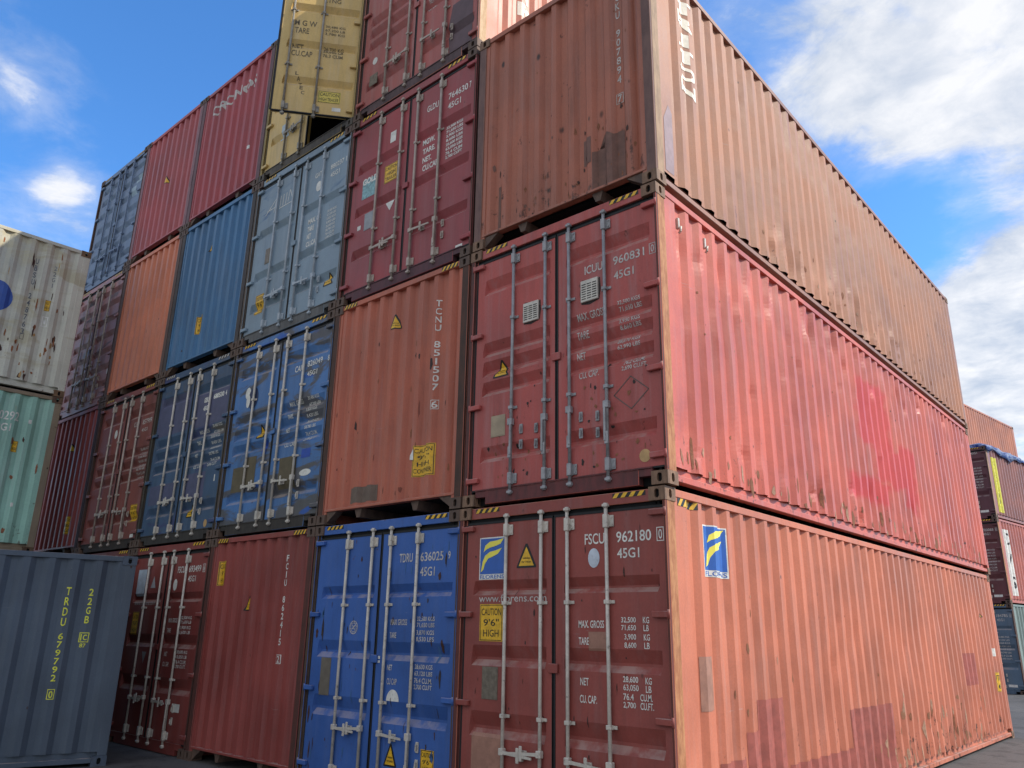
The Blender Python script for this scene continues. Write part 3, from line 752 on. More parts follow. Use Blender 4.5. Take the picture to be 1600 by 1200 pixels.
put(0, 2, 'rose red container with grey locking bars and two white louvred vents on its doors', dx=.015,
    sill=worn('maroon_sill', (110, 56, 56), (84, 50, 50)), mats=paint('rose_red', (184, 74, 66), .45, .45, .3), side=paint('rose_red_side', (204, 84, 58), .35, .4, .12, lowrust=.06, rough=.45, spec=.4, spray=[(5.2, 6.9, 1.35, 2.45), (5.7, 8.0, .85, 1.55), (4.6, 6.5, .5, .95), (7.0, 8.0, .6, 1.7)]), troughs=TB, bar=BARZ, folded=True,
    post=worn('maroon_post', (104, 56, 50), (76, 52, 48)), sidepost=POSTS, cast=CASTB, endfn=f02, sidefn=side02, back=True, dents=dn2)
def vert(s, txt, u, v1, v0, w_, par, mat=WHT, box_last=False, name='lettering', bold=.015):
    d = Dec(s); n = len(txt); st = (v1-v0)/n
    for i, ch in enumerate(txt):
        if ch == ' ': continue
        y = v1-(i+1)*st
        ww = w_*(.28 if ch in 'I1' else 1)
        d.text(ch, u-ww/2, y+st*.12, u+ww/2, y+st*.90, 0, .003, bold)
        if box_last and i == n-1: d.frame(u-w_*.85, y-st*.02, u+w_*.85, y+st*1.04, .007)
    return d.build(name, [mat], par)
def f03(sf, o):
    vert(sf, 'TCKU 907894 7', 2.0, 2.62, 1.09, .052, o, WHTW, True)
    d = Dec(sf); d.poly([(1.665, .185), (2.05, .185), (2.05, .745), (1.97, .76), (1.93, .74), (1.86, .79), (1.80, .80), (1.80, .64), (1.74, .65), (1.665, .62)]); d.build('paint_patch', [DBR], o)
    scuffs(sf, o, band(3, 55, .25, 2.3, .2, 1.1, (.006, .020), (.012, .05))+band(4, 16, .3, 2.3, 1.0, 2.6, (.005, .012), (.008, .02), 1), [RUSTD, RUSTM, DBR], seed=5)
    d = Dec(sf); d.rect(1.534, .52, 1.654, .83); d.build('paint_patch', [plain('brown_patch', (118, 82, 70), .6)], o)
    d = Dec(sf); d.rect(.323, .19, .404, .75); d.build('paint_patch', [DBR], o)
def side03(sf, o):
    scuffs(sf, o, band(15, 90, 2.4, 9.5, .19, .8, (.006, .02), (.02, .07), 1.8)+band(16, 20, 9, 11.5, .3, 2, (.008, .016), (.02, .06), 1), [CHIP, RUSTM, plain('scrape_tan', (156, 108, 74), .7)], seed=6)
    vert(sf, 'TRITON', .80, 2.70, 1.36, .36, o, plain('cream_letters', (236, 228, 210), .5, .2, wear=.1), name='logo_lettering', bold=.05)
    d = Dec(sf); d.poly([(.20, .20), (.36, .20), (.40, .9), (.30, 1.0), (.20, .8)]); d.build('paint_patch', [plain('mauve_patch', (140, 116, 122), .6)], o)
dn3 = [(rnd.uniform(2.6, 8.5), rnd.uniform(.2, .75)+.0, .06, rnd.uniform(.05, .22), rnd.uniform(.005, .018)*rnd.choice((1, 1, -1))) for _ in range(70)]
dn3 += [(rnd.uniform(1, 11), rnd.uniform(.3, 2.5), .08, .1, rnd.uniform(-.008, .01)) for _ in range(20)]
dn3 += [(rnd.uniform(1, 11.5), rnd.uniform(.5, 2.3), rnd.uniform(.25, .6), rnd.uniform(.3, .6), rnd.uniform(-.012, .014)) for _ in range(14)]
c03 = put(0, 3, 'tan brown container with white vertical logo letters, topmost of the corner stack', dx=.035, kind='front', hazard_ends=False,
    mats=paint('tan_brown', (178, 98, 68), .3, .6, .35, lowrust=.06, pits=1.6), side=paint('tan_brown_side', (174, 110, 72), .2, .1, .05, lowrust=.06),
    post=worn('mauve_post', (104, 78, 74), (120, 92, 84)), sidepost=worn('bare_post', (142, 116, 92), (168, 138, 110)), cast=CASTB, endfn=f03, sidefn=side03, back=True, dents=dn3, rail=paint('tan_rail', (156, 104, 82), .3, .35, .3))

# ---- column 1
def f11(s, o):
    for k in (-1, 1):
        q = scuffs(s[k][0], s[k][1], band(40+k, 26, .15 if k < 0 else 1.4, 1.1 if k < 0 else 2.4, .2, 2.6, (.004, .014), (.01, .08), 1)+band(43+k, 8, .13 if k < 0 else 2.2, .3 if k < 0 else 2.42, .3, 2.6, (.01, .03), (.05, .16), 1), [GRIME, RUSTD, plain('scraped_blue', (60, 100, 150), .6)], seed=k+12); q.location = -s[k][2]
    tb = [('MAX GROSS', 1.487, 1.75, 1.75, 1.812), ('TARE', 1.482, 1.618, 1.588, 1.676), ('NET', 1.472, 1.293, 1.552, 1.348), ('CU CAP', 1.477, 1.151, 1.635, 1.213)]
    tb += tabl(['32,500 KGS', '71,650 LBS', '3,870 KGS', '8,530 LBS', '28,630 KGS', '63,120 LBS', '76.4 CU.M.', '2,700 CU.FT'], u=1.905, e=2.172)
    number(s, 'TDRU', '636025', '9', '45G1', WHTW, tb, yt=(2.405, 2.50), yc=(2.25, 2.345), box=False, kfac=1.0)
    dtri(s, 1, (1.505, .37, 1.70, .59)); dcaution(s, 1, (2.055, .36, 2.245, .58), ['CAUTION', '9\'6"', 'HIGH'])
    def seal(d):
        n = 24
        for i in range(n):
            a, b = R(360*i/n), R(360*(i+1)/n)
            for r1, r2 in ((.073, .064), (.050, .044)):
                d.poly([(.85+r1*math.cos(a), 1.72+r1*math.sin(a)), (.85+r1*math.cos(b), 1.72+r1*math.sin(b)), (.85+r2*math.cos(b), 1.72+r2*math.sin(b)), (.85+r2*math.cos(a), 1.72+r2*math.sin(a))][::1])
            if i % 2: d.ell(.85+.057*math.cos(a), 1.72+.057*math.sin(a), .005, .005, n=6)
        d.line((.82, 1.70), (.88, 1.745), .012); d.line((.83, 1.745), (.87, 1.695), .012)
    mark(s, -1, 'round_seal', [WHTW], seal)
    mark(s, 1, 'half_disc_sticker', [WHT], lambda d: d.ell(1.585, .99, .10, .115, n=16, a0=0, a1=180))
    plate(s, (.30, .98, .485, 1.385), plain('dirty_plate', (112, 104, 92), .6))
    rect(s, 1, 1.29, 1.40, 1.345, 1.43, WHT, 'white_tag'); rect(s, 1, 1.29, 1.36, 1.345, 1.385, WHT, 'white_tag')
PB = worn('brown_blue_post', (70, 52, 44), (92, 74, 60))
put(1, 1, 'bright blue container with white locking bars at ground level, beside the corner stack',
    sill=worn('dark_sill', (58, 46, 44), (72, 60, 56)), mats=paint('bright_blue', (36, 92, 172), .15, .55, .35, blotch=[((40, 112, 170), 1.1, .66, .7)]), endfn=f11, post=PB, cast=CAST)
def f12(sf, o):
    scuffs(sf, o, [(1.72, 1.85, .02, .05), (1.93, 1.72, .05, .07), (1.62, 1.9, .03, .05), (.55, 1.2, .03, .09), (.62, 1.0, .02, .07), (1.6, .95, .02, .06), (1.5, .3, .02, .05), (.9, 1.5, .01, .06), (1.75, 1.2, .008, .1)]+band(6, 22, .2, 2.3, .2, 2.4, (.004, .012), (.01, .05)), [RUSTM, GRIME, plain('scraped_red', (132, 70, 54), .7)], seed=8)
    trisign(sf, 1.15, 2.32, 1.32, 2.51, o); vert(sf, 'TCNU 851507 6', 2.0, 2.51, 1.165, .055, o, WHT, True)
    caution(sf, 1.70, .415, 2.03, .775, ['CAUTION', '9\'6"', 'HIGH', 'CONTAINER'], o)
    d = Dec(sf); d.rect(.563, .22, 1.063, .41); d.build('paint_patch', [plain('grey_scrape', (112, 96, 84), .7)], o)
    d = Dec(sf); d.poly([(1.637, .62), (1.724, .608), (1.715, .74)], 0, .012); d.build('torn_flap', [WHT], o)
put(1, 2, 'terracotta corrugated container end with torn yellow caution sticker, on top of the bright blue container', kind='front',
    mats=paint('terracotta', (188, 94, 62), .3, .35, .3), endfn=f12, post=POSTB)
def f13(s, o):
    tb = [('MGW.', 1.552, 1.868, 1.78, 1.95), ('TARE.', 1.557, 1.735, 1.79, 1.815), ('NET.', 1.562, 1.605, 1.728, 1.685), ('CU.CAP.', 1.568, 1.48, 1.868, 1.565)]
    for i, t_ in enumerate(['32,500 KGS', '71,650 LBS', '3,900 KGS', '8,600 LBS', '28,600 KGS', '63,050 LBS', '76.4 CUM', '2,700 CUFT']):
        tb.append((t_, 1.99, 1.915-i*.062, 2.285, 1.963-i*.062))
    d = DD(s, 1); d.text('GLDU', 1.60, 2.36, 1.815, 2.455, 0, .003, .012); d.text('764630', 1.999, 2.365, 2.348, 2.46, 0, .003, .012); d.text('45G1', 1.995, 2.22, 2.228, 2.31, 0, .003, .012)
    d.text('7', 2.375, 2.365, 2.405, 2.46)
    for r in tb: d.text(r[0], *r[1:], 0, .003, .03)
    dput(d, 'lettering', [WHT], s, 1)
    mark(s, -1, 'logo_sticker', [TEALS, WHT], lambda d: (d.rect(.33, 1.53, .655, 1.83), d.text('GOLD', .33, 1.75, .655, 1.85, 1, .005, .05)))
    dcaution(s, -1, (.80, 1.60, 1.07, 1.87), ['CAUTION', 'HIGH', 'TRAILER'])
    mark(s, -1, 'triangle_sticker', [WHT], lambda d: d.poly([(.955, 1.15), (1.06, 1.30), (.855, 1.30)]))
    plate(s, (.43, 1.02, .61, 1.28), plain('silver_plate', (142, 146, 150), .4))
    rect(s, -1, .284, 1.07, .357, 1.135, WHT, 'white_tag'); rect(s, -1, .87, 2.215, .985, 2.385, WHT, 'white_tag'); rect(s, 1, 2.24, .155, 2.355, .205, WHT, 'white_tag')
put(1, 3, 'crimson container with beige bars, teal and white logo sticker and white weight table',
    sill=worn('mauve_sill', (96, 58, 66), (78, 54, 60)), mats=paint('crimson', (162, 58, 64), .2, .4, .35), bar=BARB, endfn=f13, troughs=TC, post=POSTB)
def f14(s, o):
    plate(s, (.276, .50, .456, .69)); mark(s, -1, 'round_sticker', [WHT], lambda d: d.ell(.372, .92, .055, .06))
    d = DD(s, 1); d.poly([(1.97, .17), (2.38, .17), (2.38, .95), (2.0, .95), (1.93, .6)]); dput(d, 'paint_patch', [plain('plum_patch', (92, 70, 76), .6)], s, 1)
    number(s, 'TRLU', '764312', '0', '45G1', WHTW, LAB+tabl(['32,500 KGS', '71,650 LBS', '3,870 KGS', '8,530 LBS', '28,630 KGS', '63,120 LBS', '76.4 CU.M.', '2,700 CU.FT']))
def side14(sf, o): vert(sf, 'TRITON', .98, 1.62, -.2+.02, .36, o, plain('cream_letters', (240, 232, 214), .5, .2, wear=.1), name='logo_lettering', bold=.05)
put(1, 4, 'faded pink red container with sunlit long side, topmost beside the open yellow container', dy=0,
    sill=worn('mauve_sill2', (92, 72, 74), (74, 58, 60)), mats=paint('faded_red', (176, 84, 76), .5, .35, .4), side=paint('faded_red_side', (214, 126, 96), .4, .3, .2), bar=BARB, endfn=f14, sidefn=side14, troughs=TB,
    post=POSTB, sidepost=worn('bare_post', (176, 140, 98), (204, 176, 140)))

# ---- column 2
def f21(sf, o):
    vert(sf, 'FCIU 862415 2', 1.95, 2.60, 1.28, .052, o, WHT, True); trisign(sf, 1.0, 1.91, 1.17, 2.10, o)
    caution(sf, .24, 2.25, .44, 2.58, ['CAUTION', '9\'6"', 'HIGH'], o)
put(2, 1, 'dark red corrugated container end at ground level, left of the bright blue doors', kind='front',
    mats=paint('dark_red', (150, 56, 46), .25, .4, .25), endfn=f21, post=worn('red_brown_post', (92, 50, 42), (74, 46, 40)))
MUD = [((92, 84, 72), 1.1, .50, .55), ((44, 92, 178), .9, .60, .64)]
def rows8(s, u, e, v, st, h=.05, txt=('30,480 KGS', '67,200 LBS', '3,820 KGS', '8,420 LBS', '26,660 KGS', '58,780 LBS', '76.4 CU.M.', '2,698 CU.FT')):
    return [(t_, u, v-i*st, e, v-i*st+h) for i, t_ in enumerate(txt)]
def f22(s, o):
    d = DD(s, 1); d.text('CAIU', 1.646, 2.18, 1.86, 2.27); d.text('826049', 1.94, 2.205, 2.285, 2.29); d.text('8', 2.40, 2.2, 2.44, 2.28); d.text('45G1', 1.953, 2.065, 2.18, 2.14)
    for r in rows8(s, 2.01, 2.26, 1.72, .082): d.text(*r)
    for t_, v in (('MAX. GROSS', 1.70), ('TARE', 1.52), ('NET', 1.32), ('CU. CAP.', 1.12)): d.text(t_, 1.58, v, 1.58+.032*len(t_), v+.06)
    dput(d, 'lettering', [WHT], s, 1)
    dtri(s, -1, (.82, 1.35, 1.03, 1.55))
    mark(s, 1, 'oval_sticker', [WHT], lambda d: d.ell(2.12, .72, .13, .045))
    mark(s, -1, 'logo_marks', [WHT, plain('ink_blue', (24, 44, 84), .5)], lambda d: (d.ell(.46, 2.10, .07, .09, 0, .003), d.ell(.62, 2.0, .13, .17, 1, .0045), d.ell(.49, 1.97, .05, .10, 0, .006)))
    for b in ((.30, .62, .62, .98), (.62, .66, .9, 1.1), (1.5, .55, 1.9, .98)):
        rect(s, -1 if b[0] < 1.2 else 1, *b, plain('olive_patch', (98, 88, 66), .7), 'paint_patch')
    for b in ((2.0, .92, 2.2, 1.04), (1.02, 1.1, 1.13, 1.3)): rect(s, 1 if b[0] > 1.2 else -1, *b, plain('royal_patch', (26, 72, 168), .5), 'paint_patch')
put(2, 2, 'sky blue container blotched with olive and navy repaints, directly left of the terracotta container end', troughs=TB,
    sill=worn('tar_sill', (62, 56, 50), (48, 44, 42)), mats=paint('sky_blue', (60, 116, 178), .3, .25, .4, blotch=MUD), endfn=f22, post=worn('grey_brown_post', (70, 60, 54), (92, 80, 70)))
def f23(s, o):
    d = DD(s, 1); d.text('GATU', 1.641, 2.36, 1.87, 2.44); d.text('880237', 2.03, 2.36, 2.35, 2.44); d.text('1', 2.40, 2.36, 2.415, 2.44); d.text('45G1', 2.04, 2.22, 2.26, 2.30)
    for t_, v, e in (('MAX. GR', 1.60, 1.90), ('TARE', 1.47, 1.742), ('NET', 1.35, 1.69), ('CU.CAP.', 1.22, 1.87)): d.text(t_, 1.58, v, e, v+.085, 0, .003, .03)
    for r in rows8(s, 2.05, 2.265, 1.63, .062, .045): d.text(*r)
    dput(d, 'lettering', [WHT], s, 1)
    mark(s, 1, 'round_sticker', [WHT], lambda d: d.ell(1.763, 2.19, .07, .085))
    def lg(d):
        d.line((.32, 2.20), (.60, 2.42), .014); d.line((.60, 2.42), (.56, 2.18), .014); d.line((.36, 2.26), (.64, 2.27), .012); d.line((.98, 2.44), (1.07, 2.24), .014)
        for q in (.72, .80, .88): d.line((q, 2.22), (q+.01, 2.42), .014)
        d.line((.70, 2.2), (1.05, 2.2), .012); d.line((.94, 2.24), (.98, 2.44), .012)
    mark(s, -1, 'logo_marks', [WHT], lg)
    plate(s, (.461, 1.29, .589, 1.555)); dcaution(s, -1, (.337, .46, .56, .785), ['CAUTION', '9\'6"', 'HIGH']); dtri(s, 1, (2.12, .43, 2.34, .63))
put(2, 3, 'grey blue container with pale locking bars, directly under the open mustard yellow container',
    sill=worn('grey_sill', (104, 104, 104), (84, 84, 84)), mats=paint('grey_blue', (126, 150, 168), .35, .25, .3, blotch=[((72, 104, 140), .9, .62, .68)]), endfn=f23, troughs=[(.50, .66), (1.04, 1.2), (1.80, 1.96)], bar=plain('pale_blue_bar', (168, 178, 186), .45),
    post=worn('grey_brown_post', (84, 74, 66), (104, 92, 82)))
def f24(s, o):
    ink = plain('faded_ink', (104, 92, 66), .6, .2)
    d = DD(s, 1); g_ = lambda a: 2.421-a
    for t_, s0, v0, s1, v1 in (('M G W', .961, 1.70, .632, 1.80), ('TARE', .948, 1.56, .739, 1.66), ('NET', .966, 1.28, .80, 1.38), ('CU.CAP', .961, 1.14, .655, 1.24), ('LTNG', .55, 2.19, .307, 2.27)):
        d.text(t_, g_(s0), v0, g_(s1), v1, 0, .003, .012)
    for (v0, v1) in ((1.565, 1.765), (1.16, 1.385)):
        h = (v1-v0)/3
        for i, t_ in enumerate(('30,480 KG', '67,200 LB', '3,780 KG') if v0 > 1.3 else ('26,700 KG', '58,860 LB', '76.3 CUM')):
            d.text(t_, g_(.50), v1-(i+1)*h+.01, g_(.205), v1-i*h-.006)
    for i, ch in enumerate('LATEC'):
        d.text(ch, g_(.868)+i*.028, .80-i*.082, g_(.868)+i*.028+.05, .86-i*.082)
    dput(d, 'lettering', [ink], s, 1)
    dcaution(s, 1, (g_(.508), .37, g_(.179), .57), ['CAUTION', 'HIGH TRAILER'], plain('lemon_sticker', (222, 200, 90), .5))
    rect(s, 1, g_(.289), .235, g_(.164), .30, WHT, 'white_tag')
    rect(s, -1, .50, .60, .66, .90, plain('pale_blue_tag', (180, 196, 206), .5), 'pale_tag')
c24 = put(2, 4, 'mustard yellow container with its right door swung open, topmost of its stack', sill=worn('brown_sill', (92, 84, 74), (70, 64, 58)), mats=paint('mustard', (222, 184, 96), .3, .2, .3), endfn=f24, troughs=TC,
    bar=plain('dull_bar', (150, 144, 132), .5, .3), open_right=R(50.5), post=worn('yellow_post', (120, 104, 66), (150, 132, 84)), cast=worn('grey_casting', (70, 64, 58), (96, 88, 78)))

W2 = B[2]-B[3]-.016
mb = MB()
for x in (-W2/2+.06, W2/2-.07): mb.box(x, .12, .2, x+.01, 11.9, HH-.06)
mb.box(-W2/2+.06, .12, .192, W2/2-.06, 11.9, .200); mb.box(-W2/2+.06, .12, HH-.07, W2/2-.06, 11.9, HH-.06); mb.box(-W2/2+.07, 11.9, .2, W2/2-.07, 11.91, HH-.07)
mb.build('interior_shade_box', plain('painted_interior_shade', (40, 38, 40), .8, .2), c24)  # added dark box: shade of the open interior put into its colour
# ---- column 3
def f31(s, o):
    number(s, 'FSCU', '693499', '6', '45G1', WHT, LAB+tabl(['32,500 KG', '71,650 LB', '3,900 KG', '8,600 LB', '28,600 KG', '63,050 LB', '76.4 CU.M.', '2,700 CU.FT.'], u=1.86, e=2.18))
    mark(s, 1, 'round_sticker', [WHT], lambda d: d.ell(1.545, 2.29, .06, .085))
    mark(s, -1, 'triangle_sticker', [plain('silver_print', (176, 178, 182), .5)], lambda d: d.poly([(.753, 2.26), (.913, 2.26), (.833, 2.44)]))
    mark(s, -1, 'logo_sticker', [plain('bleached_sticker', (186, 196, 208), .5)], lambda d: d.rect(.27, 2.14, .558, 2.55))
    mark(s, -1, 'lettering', [WHTW], lambda d: d.text('www.florens.com', .28, 2.005, .98, 2.07, 0, .003, 0))
    dcaution(s, -1, (.29, 1.56, .495, 1.90), ['CAUTION', '9\'6"', 'HIGH']); rect(s, 1, 1.945, .55, 2.166, .66, WHT, 'white_tag')
    mark(s, -1, 'triangle_sticker', [plain('silver_print', (150, 150, 152), .5)], lambda d: d.poly([(.86, 1.15), (.93, 1.32), (.79, 1.32)]))
put(3, 1, 'dark red doors with white bars at ground level, partly behind the slate container', mats=paint('oxide_red', (136, 50, 42), .25, .45, .3), endfn=f31,
    post=worn('red_brown_post', (80, 50, 42), (62, 46, 40)))
def f32(s, o):
    d = DD(s, 1); d.text('GESU', 1.653, 2.185, 1.80, 2.27, 0, .003, .05); d.text('680530', 1.942, 2.20, 2.26, 2.285, 0, .003, .05); d.text('4', 2.30, 2.20, 2.34, 2.285, 0, .003, .05); d.text('45G1', 1.656, 2.05, 1.83, 2.13, 0, .003, .05)
    for r in rows8(s, 2.02, 2.30, 1.725, .088, .05): d.text(*r)
    for t_, v in (('MAX. GROSS', 1.68), ('TARE', 1.5), ('NET', 1.3), ('CU. CAP.', 1.12)): d.text(t_, 1.60, v, 1.60+.03*len(t_), v+.055)
    dput(d, 'lettering', [WHT], s, 1); dtri(s, 1, (1.575, .36, 1.78, .56)); mark(s, 1, 'oval_sticker', [TAN], lambda d: d.ell(2.195, .24, .05, .058))
    slate = plain('slate_patch', (82, 84, 112), .6, .15, wear=.1)
    for k, b in ((1, (1.36, 1.80, 2.40, 2.36)), (-1, (.13, 1.82, 1.20, 2.50)), (1, (1.36, .64, 2.0, 1.05)), (-1, (.2, .66, 1.1, .98))): mark(s, k, 'paint_patch', [slate], lambda d: d.rect(*b, 0, .0012))
    rect(s, 1, 2.28, .86, 2.31, .96, WHT, 'white_tag')
put(3, 2, 'navy and steel blue doors with slate repaint patches, directly under the denim blue container end', troughs=TB,
    sill=worn('tar_sill2', (60, 56, 52), (48, 44, 42)), mats=paint('navy_teal', (58, 88, 122), .3, .2, .4, blotch=[((96, 86, 72), .8, .60, .64), ((66, 72, 112), 1.0, .54, .57)]), endfn=f32, hazard_ends='w', post=worn('olive_post', (72, 64, 50), (58, 52, 46)))
def f33(sf, o): trisign(sf, 1.0, 2.16, 1.17, 2.33, o, small=True); caution(sf, .98, .60, 1.18, .92, ['CAUTION', '9\'6"', 'HIGH'], o)
put(3, 3, 'denim blue corrugated container end with small yellow triangle and yellow label', kind='front', hazard_ends=False,
    mats=paint('denim_blue', (56, 116, 162), .4, .2, .45), endfn=f33, post=worn('dark_post', (62, 56, 56), (78, 70, 66)))
def f34(sf, o):
    d = Dec(sf); d.text('CRONOS', .36, 2.30, 1.95, 2.52, 0, .003, .03); d.build('logo_lettering', [WHTW], o)
    d = Dec(sf); d.rect(1.92, .92, 1.99, .99); d.build('white_tag', [WHT], o)
put(3, 4, 'wine red container end with white wavy lettering, left of the open yellow container', kind='front', hazard_ends=False,
    mats=paint('wine_red', (176, 68, 76), .25, .2, .3), endfn=f34, post=worn('mauve_post2', (112, 84, 88), (96, 76, 80)))
# ---- column 4
put(4, 1, 'plain oxide red container behind the slate container, under the brown doors with the yellow label', mats=paint('oxide_red_b', (112, 46, 42), .2, .2, .3))
def f42(s, o):
    number(s, 'CLHU', '857999', '', '45G1', WHTW, rows8(s, 1.95, 2.27, 1.69, .072, .045), yt=(2.17, 2.26), yc=(2.035, 2.10))
    mark(s, -1, 'round_sticker', [WHT], lambda d: d.ell(.84, 2.15, .06, .085)); dcaution(s, 1, (1.97, .45, 2.22, .74), ['CAUTION', '9\'6"', 'HIGH']); rect(s, 1, 2.11, .18, 2.24, .235, WHT, 'white_tag')
put(4, 2, 'brown red doors with yellow label at lower right, left of the navy container', troughs=TB, sill=worn('tar_sill3', (60, 50, 46), (48, 42, 40)), mats=paint('brown_red', (132, 62, 52), .3, .25, .45, blotch=[((74, 66, 60), .9, .66, .70)]), endfn=f42, bar=BARB)
put(4, 3, 'faded orange corrugated container end, between the patchy mauve doors and the denim blue end', kind='front', hazard_ends=False, mats=paint('faded_orange', (212, 118, 76), .35, .3, .25), post=worn('brown_grey', (104, 80, 72), (84, 70, 66)))
def f44(sf, o): trisign(sf, 1.06, 1.50, 1.25, 1.68, o, small=True)
put(4, 4, 'rose wine container end with small yellow triangle, directly left of the wavy lettered end', kind='front', hazard_ends=False, mats=paint('rose_wine', (180, 80, 84), .3, .2, .25), endfn=f44, post=worn('mauve_post3', (150, 110, 116), (120, 92, 98)))
# ---- column 5
put(5, 1, 'oxide red container hidden at ground level at the left end of the main block', mats=paint('oxide_red_c', (104, 48, 44), .2, .2, .3))
def f52(sf, o): trisign(sf, 1.07, 2.10, 1.27, 2.26, o, small=True); caution(sf, 1.53, .42, 1.75, .76, ['CAUTION', '9\'6"', 'HIGH'], o)
put(5, 2, 'dark maroon corrugated container end beside the teal container, leftmost of the second tier', kind='front', hazard_ends=False, mats=paint('dark_maroon', (160, 60, 54), .25, .15, .2), endfn=f52, post=worn('dark_maroon_post', (70, 42, 40), (56, 40, 40)))
def f53(s, o):
    rect(s, -1, .98, 1.80, 1.13, 2.16, plain('pink_patch', (200, 160, 160), .6), 'pale_patch'); rect(s, 1, 2.24, .62, 2.3, .74, WHT, 'white_tag')
put(5, 3, 'patchy mauve and charcoal doors, left of the faded orange container end', troughs=TD, mats=paint('patchy_mauve', (178, 120, 118), .4, .3, .5, blotch=[((84, 76, 84), .9, .56, .62), ((150, 118, 122), 1.3, .60, .66)]), endfn=f53, bar=BARB)
def f54(s, o):
    rect(s, -1, .54, .68, .68, .78, YELP, 'yellow_tag')
    for b in ((1.80, 1.80, 2.05, 2.06), (2.02, 2.1, 2.3, 2.3)): rect(s, 1, *b, plain('pale_blue_patch', (156, 178, 192), .6), 'paint_patch')
put(5, 4, 'dusty steel blue doors at the top left end of the main block', troughs=TD, mats=paint('dusty_blue', (104, 128, 160), .5, .15, .4, blotch=[((74, 86, 112), 1.2, .60, .66)]), endfn=f54, bar=plain('blue_bar', (112, 130, 156), .5))

# ================================================================== left: slate container, pale stack
def place(label, group, far, dr, L, W, z, H, **k):
    """far = plan position of the right-hand far corner; dr = direction of the long side"""
    a = math.atan2(dr[1], dr[0])-math.pi/2
    n_ = Vector((dr[1], -dr[0])); c = Vector(far)-Vector(dr)*L-n_*(W/2)
    return container(label, group, (c.x, c.y, z), a, W=W, H=H, L=L, back=True, **k)
def sideS(sf, o):
    vert(sf, 'TRDU', 5.30, 2.17, 1.66, .055, o, YLET); vert(sf, '679792', 5.30, 1.60, 1.0, .055, o, YLET)
    d = Dec(sf); d.text('0', 5.28, .815, 5.325, .90, 0, .003, .02); d.frame(5.262, .80, 5.343, .92, .008); d.build('lettering', [YLET], o)
    vert(sf, '22GB', 5.565, 2.16, 1.70, .05, o, YLET)
    d = Dec(sf); d.frame(5.512, 1.48, 5.622, 1.60, .009); d.rect(5.527, 1.50, 5.54, 1.58); d.text('C', 5.555, 1.505, 5.60, 1.575, 0, .003, .02); d.text('87', 5.53, 1.415, 5.60, 1.465, 0, .003, .02)
    d.build('stamp_mark', [YLET], o)
    mb = MB(); x = sf.o.x; mb.box(x-.036, 5.275, 2.29, x-.004, 5.365, 2.40, 0, .006); mb.box(x-.005, 5.30, 2.30, x-.002, 5.34, 2.325, 1); mb.build('vent_cover', [SLATE, DARK], o)
SLATE = paint('slate_grey', (76, 90, 106), .15, .12, .15, rough=.55)
place('slate grey twenty foot container with yellow vertical lettering on the ground at the left', None, (-7.691, -.926), (.2566, .9665), 6.058, 2.438, 0, 2.591,
      mats=SLATE, kind='front', sidefn=sideS, post=SLATE, cast=plain('slate_casting', (72, 84, 100), .5))
dl = (.045, .99899)
sB = lambda z0: z0
def sideW(sf, o):
    z0 = 5.71
    scuffs(sf, o, band(51, 60, 3.6, 5.75, .2, 1.3, (.012, .04), (.02, .09), 1.3)+band(52, 26, 3.6, 5.8, .8, 2.8, (.006, .02), (.03, .16), 1), [plain('orange_rust', (150, 92, 52), .8, .4, 30, wear=.2), RUSTD, plain('rust_stain', (178, 142, 92), .8, .4, 30)], seed=21)
    vert(sf, 'UBSU 248763', 5.185, 8.27-z0, 6.72-z0, .05, o, plain('faded_black', (96, 102, 110), .6, .3)); d = Dec(sf); d.frame(5.16, 6.64-z0, 5.225, 6.76-z0, .008); d.build('stamp_mark', [GREYP], o)
    vert(sf, '22G1', 5.51, 8.22-z0, 7.75-z0, .05, o, plain('faded_black2', (130, 132, 134), .6, .3))
    caution(sf, 5.452, 7.285-z0, 5.54, 7.50-z0, ['9\'6"', 'HIGH'], o)
    d = Dec(sf); d.frame(5.455, 6.97-z0, 5.55, 7.17-z0, .014); d.rect(5.485, 7.03-z0, 5.52, 7.1-z0); d.build('stamp_mark', [WHT], o)
    d = Dec(sf); d.ell(4.50, 7.33-z0, .43, .34, n=32); d.build('round_logo', [plain('disc_blue', (40, 80, 160), .5)], o)
place('rusty cream white container with blue round logo, on top of the teal container', 'pale containers at the left', (-12.2, -.77), dl, 6.058, 2.438, 5.71, 2.97,
      mats=paint('cream_white', (198, 196, 178), .1, .4, .25, blotch=[((186, 178, 150), 1.0, .54, .64)], lowrust=.03), kind='front', sidefn=sideW, post=worn('rust_white', (168, 170, 166), (150, 112, 80)),
      cast=worn('rust_casting', (96, 72, 52), (134, 104, 74)))
def sideT(sf, o):
    z0 = 2.85
    scuffs(sf, o, band(55, 34, 4, 5.85, .1, 2.6, (.01, .03), (.02, .12), 1), [RUSTM, RUSTD, plain('pale_teal_chip', (150, 180, 160), .7)], seed=22); d = Dec(sf)
    d.text('TGHU', 4.45, 5.13-z0, 4.85, 5.28-z0); d.text('200292', 4.95, 5.13-z0, 5.42, 5.29-z0); d.text('22G1', 5.03, 4.93-z0, 5.32, 5.07-z0, 0, .003, .02)
    d.rect(5.575, 5.12-z0, 5.625, 5.19-z0); d.rect(5.56, 3.63-z0, 5.60, 3.70-z0); d.build('lettering', [WHT], o)
    caution(sf, 5.393, 4.58-z0, 5.49, 4.78-z0, ['9\'6"', 'HIGH'], o)
RT = worn('rust_teal_post', (128, 104, 78), (118, 140, 120))
